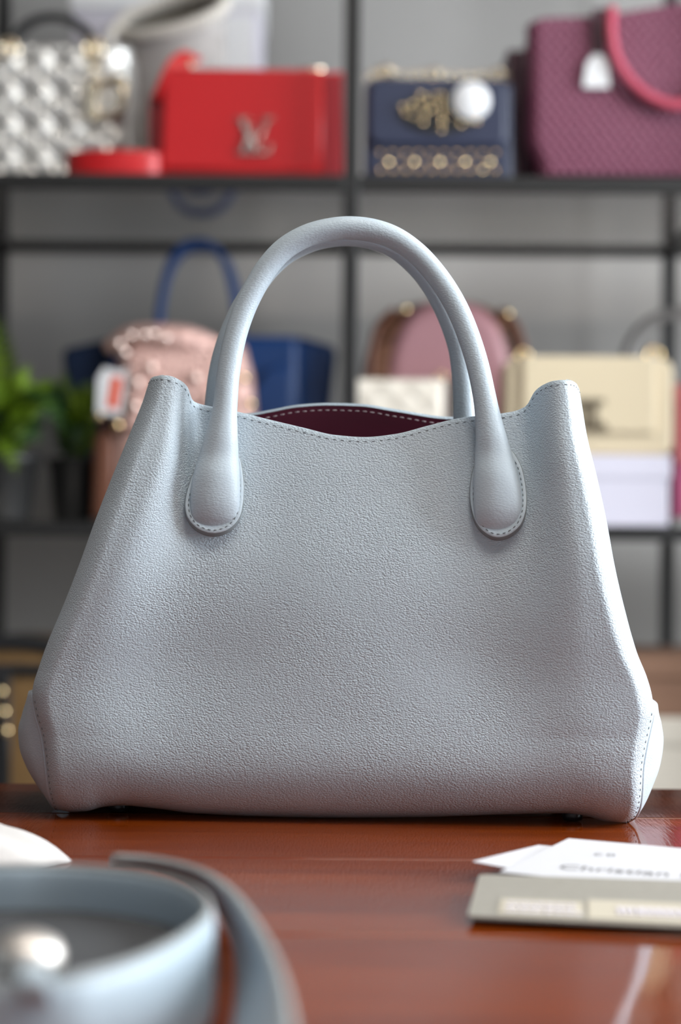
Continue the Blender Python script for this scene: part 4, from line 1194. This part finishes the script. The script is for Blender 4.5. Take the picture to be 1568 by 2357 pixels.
MB().add(*g_prism(po([(1026, 1185), (1062, 1185), (1062, 880), (1030, 872)], Y0 + .03), Y0 + 0.02, Y0 + 0.05, 0.004, 3)).make('strap', M['grey_leather'], ib)

# ---- white box with the cream box bag on it
Y0 = 1.03
x0, x1 = W(1165, 1100, Y0).x, W(1546, 1100, Y0).x
zl, zt = wz(1096, Y0), wz(1042, Y0)
wb = empty('gift_box', ((x0 + x1) / 2, Y0 + .06, LO), 'shallow white paperboard box carrying the cream box bag', 'box')
MB().add(*g_box(x0 + 0.002, Y0 + 0.002, LO, x1 - 0.002, Y0 + 0.140, zl + 0.01, 0.0015)).make('box_body', M['white_box'], wb)
MB().add(*g_box(x0, Y0, zl, x1, Y0 + 0.142, zt, 0.0015)).make('lid', M['white_box'], wb)
zc = zt
Y1 = 1.045
x0, x1, zt2 = W(1162, 900, Y1).x, W(1551, 900, Y1).x, wz(818, Y1)
cbg = empty('handbag', ((x0 + x1) / 2, Y1 + .04, zc), 'cream leather box bag with dark monogram clasp on the white box', 'handbag')
MB().add(*g_prism(rrect(x0, zc, x1, zt2, 0.013), Y1, Y1 + 0.075, 0.006, 4)).make('body', M['cream'], cbg)
fx0, fx1 = W(1200, 900, Y1).x, W(1510, 900, Y1).x
zf = wz(992, Y1)
cf = MB().add(*g_prism(rrect(fx0, zf, fx1, zt2 + 0.001, 0.006), Y1 - 0.0065, Y1 + 0.006, 0.003, 3)).make('flap', M['cream'], cbg)
yq = Y1 - 0.0066
tbm = MB()
bar(tbm, pp(1330, 924, yq), pp(1392, 924, yq), 0.0052, yq, 0.004)
bar(tbm, pp(1346, 924, yq), pp(1346, 988, yq), 0.0045, yq, 0.004); bar(tbm, pp(1370, 924, yq), pp(1370, 988, yq), 0.0060, yq, 0.0045)
bar(tbm, pp(1352, 987, yq), pp(1388, 987, yq), 0.0030, yq, 0.004); bar(tbm, pp(1384, 972, yq), pp(1400, 990, yq), 0.0030, yq, 0.004)
tbm.make('monogram_clasp', M['brass'], cf)
yy = Y1 + 0.04
hpth = crom([W(a, b, yy) for a, b in ((1436, 822), (1450, 786), (1478, 752), (1515, 728), (1560, 718), (1610, 724), (1650, 748), (1678, 784), (1690, 822))], 6)
MB().add(*g_sweep(crom([W(a, b, yy) for a, b in ((1190, 824), (1192, 812), (1204, 806), (1216, 812), (1218, 824))], 5), 0.0022, 8)).make('strap_ring', M['gold'], cbg)
MB().add(*g_sweep(crom([W(a, b, yy) for a, b in ((1486, 824), (1490, 808), (1504, 802), (1518, 808), (1522, 824))], 5), 0.0026, 8)).make('strap_ring', M['gold'], cbg)

# ---- pink bag at the post
Y0 = 1.06
pg = empty('handbag', (W(1650, 1100, Y0).x, Y0 + .05, LO), 'coral and magenta pink flap bag with grey arched handle beside the white box', 'handbag')
MB().add(*g_prism(po([(1556, 1192), (1745, 1192), (1740, 890), (1560, 890)], Y0), Y0, Y0 + 0.085, 0.008, 4)).make('body', M['magenta'], pg)
MB().add(*g_prism(po([(1553, 1068), (1748, 1068), (1742, 884), (1557, 884)], Y0), Y0 - 0.006, Y0 + 0.02, 0.005, 4)).make('flap', M['coral'], pg)
hp2 = [W(a, b, Y0 + .10) for a, b in ((1438, 900), (1440, 830), (1456, 784), (1484, 750), (1520, 729), (1562, 720), (1610, 726), (1652, 750), (1680, 786), (1694, 840), (1696, 900))]
# ---- grey handled bag behind the cream box bag (only its handle rises above)
Yg = 1.165
gb = empty('handbag', (W(1565, 1100, Yg).x, Yg + .05, LO), 'grey leather bag whose arched handle rises behind the cream box bag', 'handbag')
MB().add(*g_prism(po([(1425, 1178), (1705, 1178), (1690, 860), (1440, 860)], Yg), Yg, Yg + 0.09, 0.010, 4)).make('body', M['grey_leather'], gb)
hp2 = [W(a, b, Yg + .03) for a, b in ((1438, 880), (1441, 828), (1456, 784), (1484, 750), (1520, 729), (1562, 720), (1610, 726), (1652, 750), (1680, 786), (1694, 830), (1696, 880))]
MB().add(*g_sweep(crom(hp2, 5), 0.0066, 12)).make('handle', M['grey_leather'], gb)

# ---- things on the lowest board
BZ = Z_BOT
Y0 = 1.06
tr_ = empty('travel_bag', (W(30, 1800, Y0).x, Y0 + .06, BZ), 'tan canvas travel bag with black leather trim and gold buckles', 'handbag')
x0, x1 = W(-160, 1700, Y0).x, W(210, 1700, Y0).x
def arc_top(xa, xb, yt_, ys, yb_, n=20):
    o = [(xa, yb_), (xb, yb_)]
    for k in range(n + 1):
        a = PI * k / n
        o.append(((xa + xb) / 2 + (xb - xa) / 2 * math.cos(a), ys + (yt_ - ys) * math.sin(a) ** 0.7))
    return o
zpb = 1210 + (CAMH - BZ) * FP / (CAMD + Y0)
MB().add(*g_prism(po(arc_top(-150, 230, 1470, 1560, zpb - 6), Y0), Y0, Y0 + 0.13, 0.012, 4)).make('body', M['tan_canvas'], tr_)
def band(pts_, wd_, Y, th, name='leather_band', mat='black_leather'):
    c = crom([W(a, b, Y) for a, b in pts_], 6)
    a = [p + Vector((0, 0, wd_ / 2)) for p in c]; b = [p - Vector((0, 0, wd_ / 2)) for p in c]
    MB().add(*g_ribbon(a, b, th)).make(name, M[mat], tr_)
band([(-146, 1545), (-100, 1500), (-40, 1482), (20, 1478), (90, 1482), (160, 1500), (225, 1545)], 0.017, Y0 - 0.003, 0.006)
band([(-148, 1552), (-60, 1543), (20, 1541), (120, 1543), (228, 1552)], 0.013, Y0 - 0.004, 0.006)
vb = MB().add(*g_prism(po([(-48, 1900), (26, 1900), (26, 1545), (-48, 1545)], Y0), Y0 - 0.010, Y0 - 0.001, 0.002, 2)).make('buckle_strap', M['black_leather'], tr_)
for px, py in ((2, 1592), (8, 1638), (14, 1682), (-30, 1640)):
    MB().add(*g_ball(W(px, py, Y0 - 0.012), 0.0056, 14, 8)).make('buckle_stud', M['gold'], tr_)
Y0 = 1.04
x0, x1 = W(1452, 1700, Y0).x, W(1800, 1700, Y0).x
zi = wz(1645, Y0)
icb = empty('storage_box', ((x0 + x1) / 2 + .01, Y0 + .08, BZ), 'ivory storage box under the brown cardboard box', 'box')
MB().add(*g_box(x0 + 0.01, Y0, BZ, x1, Y0 + 0.19, zi - 0.03, 0.002)).make('box_body', M['ivory_card'], icb)
MB().add(*g_box(x0 + 0.008, Y0 - 0.002, zi - 0.03, x1 + 0.002, Y0 + 0.192, zi, 0.002)).make('lid', M['ivory_card'], icb)
kb = empty('cardboard_box', ((x0 + x1) / 2, Y0 + .08, zi), 'brown cardboard box lying on the ivory storage box', 'box')
zk = wz(1503, Y0)
MB().add(*g_box(x0, Y0 + 0.002, zi, x1, Y0 + 0.18, zk - 0.025, 0.002)).make('box_body', M['kraft'], kb)
MB().add(*g_box(x0 - 0.002, Y0, zk - 0.025, x1 + 0.002, Y0 + 0.182, zk, 0.002)).make('lid', M['kraft'], kb)

# ------------------------------------------------------------------ things on the table before the bag
# coiled shoulder strap
ZT = 0.034
cs = empty('shoulder_strap', tuple(G(120, 2150, 0.0)), 'coiled pale blue leather shoulder strap with a silver stud on the wooden table', 'strap')
near = [(120, 2262), (250, 2236), (350, 2200), (430, 2155), (478, 2108), (466, 2064), (400, 2031), (300, 2011), (180, 2000), (50, 1998), (-150, 2004)]
ring1 = [G(a, b, ZT) for a, b in near]
# close the loop outside the picture
cxr = sum(p.x for p in ring1) / len(ring1)
far_l = ring1[-1]; near_l = ring1[0]
ring1 += [Vector((far_l.x - 0.035, lerp(far_l.y, near_l.y, 0.25), ZT)), Vector((far_l.x - 0.045, lerp(far_l.y, near_l.y, 0.6), ZT)), Vector((far_l.x - 0.02, lerp(far_l.y, near_l.y, 0.92), ZT)), Vector((lerp(far_l.x, near_l.x, 0.55), near_l.y - 0.004, ZT))]
r1 = crom(ring1, 8, closed=True)
MB().add(*g_ribbon(r1, [Vector((p.x, p.y, 0.001)) for p in r1], 0.0042, 18, closed=True)).make('inner_coil', M['strap'], cs)
r1e = [p + Vector((0, 0, 0.0004)) for p in r1]
MB().add(*g_sweep(r1e, (0.0012, 0.0012), 8, (0, 0, 1), closed=True)).make('coil_edge', M['strap_edge'], cs)
# the outer turn lies slanted around it
ot = [(250, 1984), (330, 1990), (410, 2012), (470, 2048), (512, 2100), (538, 2170), (548, 2250), (545, 2340), (530, 2440)]
ob = [(262, 1976), (360, 1984), (462, 2010), (535, 2062), (592, 2140), (636, 2230), (660, 2330), (664, 2420), (650, 2520)]
o1 = crom([G(a, b, 0.030) for a, b in ob], 8)
o2 = crom([G(a, b, 0.003) for a, b in ot], 8)
MB().add(*g_ribbon(o1, o2, 0.0042, 18)).make('outer_coil', M['strap'], cs)
MB().add(*g_sweep([p + Vector((0, 0, 0.0003)) for p in o1], 0.0016, 8, (0, 0, 1))).make('coil_edge', M['strap_edge'], cs)
# suede inner turn lying flat in the coil
inn = [Vector((p.x, p.y, 0)) for p in r1]
cc = sum(inn, Vector()) / len(inn)
oq = [cc + (p - cc) * 0.93 for p in inn]
V = [Vector((p.x, p.y, 0.0205)) for p in oq] + [Vector((p.x, p.y, 0.018)) for p in oq] + [cc + Vector((0, 0, 0.0210))]
n = len(oq)
F = [(i, (i + 1) % n, 2 * n) for i in range(n)] + [(i, i + n, (i + 1) % n + n, (i + 1) % n) for i in range(n)]
recalc(mk('suede_backing', V, F, M['strap_in'], cs))
# silver stud on a leather tab
sc_ = G(62, 2188, 0.034)
MB().add(*g_lathe([(0.0085, -0.006), (0.0100, -0.004), (0.0102, -0.001), (0.0088, 0.0025), (0.005, 0.0046), (0.0006, 0.0052)], sc_, 28)).make('stud', M['chrome'], cs)
MB().add(*g_lathe([(0.0035, 0.0), (0.0035, -0.010), (0.006, -0.0125)], sc_ + Vector((0.002, 0, -0.004)), 20)).make('stud_stem', M['chrome'], cs)
ta = [G(40, 2232, 0.031), G(42, 2262, 0.036), G(48, 2300, 0.030), G(52, 2330, 0.020)]
tb_ = [p + Vector((0.0085, 0, 0)) for p in ta]
MB().add(*g_ribbon(crom(ta, 6), crom(tb_, 6), 0.003)).make('stud_tab', M['strap'], cs)

# crumpled white cloth behind the coil
cx_, cy_ = G(160, 1990, 0).x - 0.064, G(-30, 1985, 0).y
V = []; NU, NT = 18, 44
rnd = random.Random(5)
for i in range(NU + 1):
    t = i / NU
    for k in range(NT):
        a = 2 * PI * k / NT
        r = 1 - t
        fold = 1 + 0.05 * math.sin(5 * a + 1.2) + 0.03 * math.sin(9 * a + 5 * t)
        z = 0.0195 * (1 - r ** 3.2) * (1 + 0.05 * math.sin(4 * a) * r) + 0.002 * math.sin(7 * a + 8 * t) * r * (1 - r)
        V.append((cx_ + 0.060 * max(r, 0.01) * fold * math.cos(a), cy_ + 0.026 * max(r, 0.01) * fold * math.sin(a), max(z, 0.0004)))
F = quads(NU + 1, NT, close_c=True); F.append(tuple(range(NU * NT, (NU + 1) * NT))); F.append(tuple(range(NT))[::-1])
o = recalc(mk('folded_cloth', V, F, M['tissue'], None, loc=(cx_, cy_, 0)))
tag(o, 'soft white folded cloth lying behind the coiled strap', 'cloth')

# papers and card on the right
def sheet(name, corners, lifts, th, mat, label, cat, n=14):
    """thin sheet over four photo corners (given with a height each): slightly bent"""
    P = [G(a, b, l) for (a, b), l in zip(corners, lifts)]
    V = []
    for s in (th, 0):
        for i in range(n + 1):
            for j in range(n + 1):
                u_, v_ = j / n, i / n
                p = P[0].lerp(P[1], u_).lerp(P[3].lerp(P[2], u_), v_)
                V.append(p + Vector((0, 0, s)))
    m_ = (n + 1) ** 2
    F = quads(n + 1, n + 1) + quads(n + 1, n + 1, base=m_, flip=True)
    edge = [j for j in range(n + 1)] + [i * (n + 1) + n for i in range(1, n + 1)] + [n * (n + 1) + j for j in range(n - 1, -1, -1)] + [i * (n + 1) for i in range(n - 1, 0, -1)]
    F += [(edge[k], edge[k] + m_, edge[(k + 1) % len(edge)] + m_, edge[(k + 1) % len(edge)]) for k in range(len(edge))]
    lc = P[0].copy(); lc.z = 0
    o_ = recalc(mk(name, V, F, mat, None, loc=lc, smooth=False))
    if label: tag(o_, label, cat)
    return o_, P
shA, PA = sheet('paper_leaflet', [(1088, 1984), (1240, 1946), (1700, 1990), (1500, 2060)], [0.0085, 0.0065, 0.002, 0.001], 0.0003, M['paper'], 'plain white leaflet with a lifted corner under the printed leaflet', 'paper')
shB, PB = sheet('paper_leaflet', [(1150, 2008), (1309, 1931), (1850, 1978), (1800, 2075)], [0.0072, 0.0088, 0.0070, 0.006], 0.0003, M['paper'], 'white leaflet printed with grey lettering behind the grey card', 'paper')
# grey card
def on_plane(P, u_, v_, lift):
    p = P[0].lerp(P[1], u_).lerp(P[3].lerp(P[2], u_), v_)
    return p + Vector((0, 0, lift))
zc1, zc2 = 0.0076, 0.0040
PC = [G(1104, 2012, zc1), G(1720, 2032, zc1), G(1760, 2142, zc2), G(1076, 2108, zc2)]
rr_ = rrect(0, 0, 1, 1, 0.001, 1)
def card_uv(u_, v_, l): return on_plane(PC, u_, v_, l)
def card_prism(u0, v0, u1, v1, r, l0, l1, asp=1.6, n=5):
    P_ = rrect(u0, v0 / asp, u1, v1 / asp, r, n)
    V = [card_uv(p[0], p[1] * asp, l1) for p in P_] + [card_uv(p[0], p[1] * asp, l0) for p in P_]
    m_ = len(P_)
    F = [tuple(range(m_)), tuple(range(m_, 2 * m_))[::-1]] + [(k, k + m_, (k + 1) % m_ + m_, (k + 1) % m_) for k in range(m_)]
    return V, F
V, F = card_prism(0, 0, 1, 1, 0.03, -0.0011, 0.0)
gc = empty('card_holder', tuple(Vector((PC[3].x, PC[3].y, 0.0))), 'grey-beige card with two cream labels lying before the leaflets', 'card')
body = recalc(mk('card_body', V, F, M['grey_card'], gc, smooth=False))
for u0, u1, v0, v1 in ((0.105, 0.395, 0.60, 0.93), (0.412, 0.96, 0.54, 0.95)):
    V, F = card_prism(u0, v0, u1, v1, 0.004, 0.0, 0.0004)
    lb = recalc(mk('label_patch', V, F, M['cream_label'], gc, smooth=False))
    mbp = MB()
    rnd = random.Random(int(u0 * 100))
    nrow = 1 if u0 > 0.3 else 3
    for rw in range(nrow):
        uu = u0 + (0.10 if u0 > 0.3 else 0.02)
        while uu < u1 - 0.03:
            ww = rnd.uniform(0.012, 0.03)
            hh = 0.16 if u0 > 0.3 else 0.05
            va = lerp(v0, v1, 0.35) if u0 > 0.3 else lerp(v0, v1, 0.2 + 0.27 * rw)
            V, F = card_prism(uu, va, uu + ww, va + hh, 0.001, 0.0004, 0.0005, n=1)
            mbp.add(V, F); uu += ww + 0.006
    mbp.make('faint_print', M['ink_pale'], lb, kind='stuff')
# printed words on the leaflet
def text_mesh(txt, size):
    cu = bpy.data.curves.new('txt', 'FONT'); cu.body = txt; cu.size = size; cu.extrude = 0.0
    ob = bpy.data.objects.new('txt', cu); col.objects.link(ob)
    bpy.context.view_layer.update()
    me = bpy.data.meshes.new_from_object(ob.evaluated_get(bpy.context.evaluated_depsgraph_get()))
    bpy.data.objects.remove(ob)
    return [v.co.copy() for v in me.vertices], [tuple(p.vertices) for p in me.polygons]
ya = G(1284, 2008, 0.0078); yb_ = G(1640, 2030, 0.0074)
def place_text(txt, name, a, b, tall, lift, parent):
    V, F = text_mesh(txt, 1.0)
    w_ = max(v.x for v in V)
    ex = (b - a); ey = Vector((-ex.y, ex.x, 0)).normalized() * tall
    ey.z = 0.0
    out = []
    for v in V:
        p = a + ex * (v.x / w_) + ey * v.y
        # lay on the leaflet's surface
        out.append(p)
    from mathutils.geometry import intersect_line_plane
    nrm = (PB[1] - PB[0]).cross(PB[3] - PB[0]).normalized()
    nr2 = (PB[2] - PB[1]).cross(PB[3] - PB[2]).normalized()
    res = []
    for p in out:
        # bilinear surface height by a small search in u,v
        u_, v_ = 0.5, 0.5
        for _ in range(12):
            q = on_plane(PB, u_, v_, 0)
            du = on_plane(PB, u_ + 1e-3, v_, 0) - q; dv = on_plane(PB, u_, v_ + 1e-3, 0) - q
            det = du.x * dv.y - du.y * dv.x
            ex_, ey_ = p.x - q.x, p.y - q.y
            u_ += 1e-3 * (ex_ * dv.y - ey_ * dv.x) / det; v_ += 1e-3 * (du.x * ey_ - du.y * ex_) / det
        res.append(on_plane(PB, u_, v_, lift))
    off = shB.location
    return mk(name, res, F, M['ink'], parent, smooth=False)
OFF[shB.name] = Vector(shB.location)
place_text('Christian Dior', 'printed_lettering', G(1283, 1999, 0.0078), G(1700, 2026, 0.0074), 0.014, 0.00045, shB)
place_text('C D', 'printed_mark', G(1366, 1969, 0.0082), G(1416, 1971, 0.0082), 0.008, 0.00045, shB)
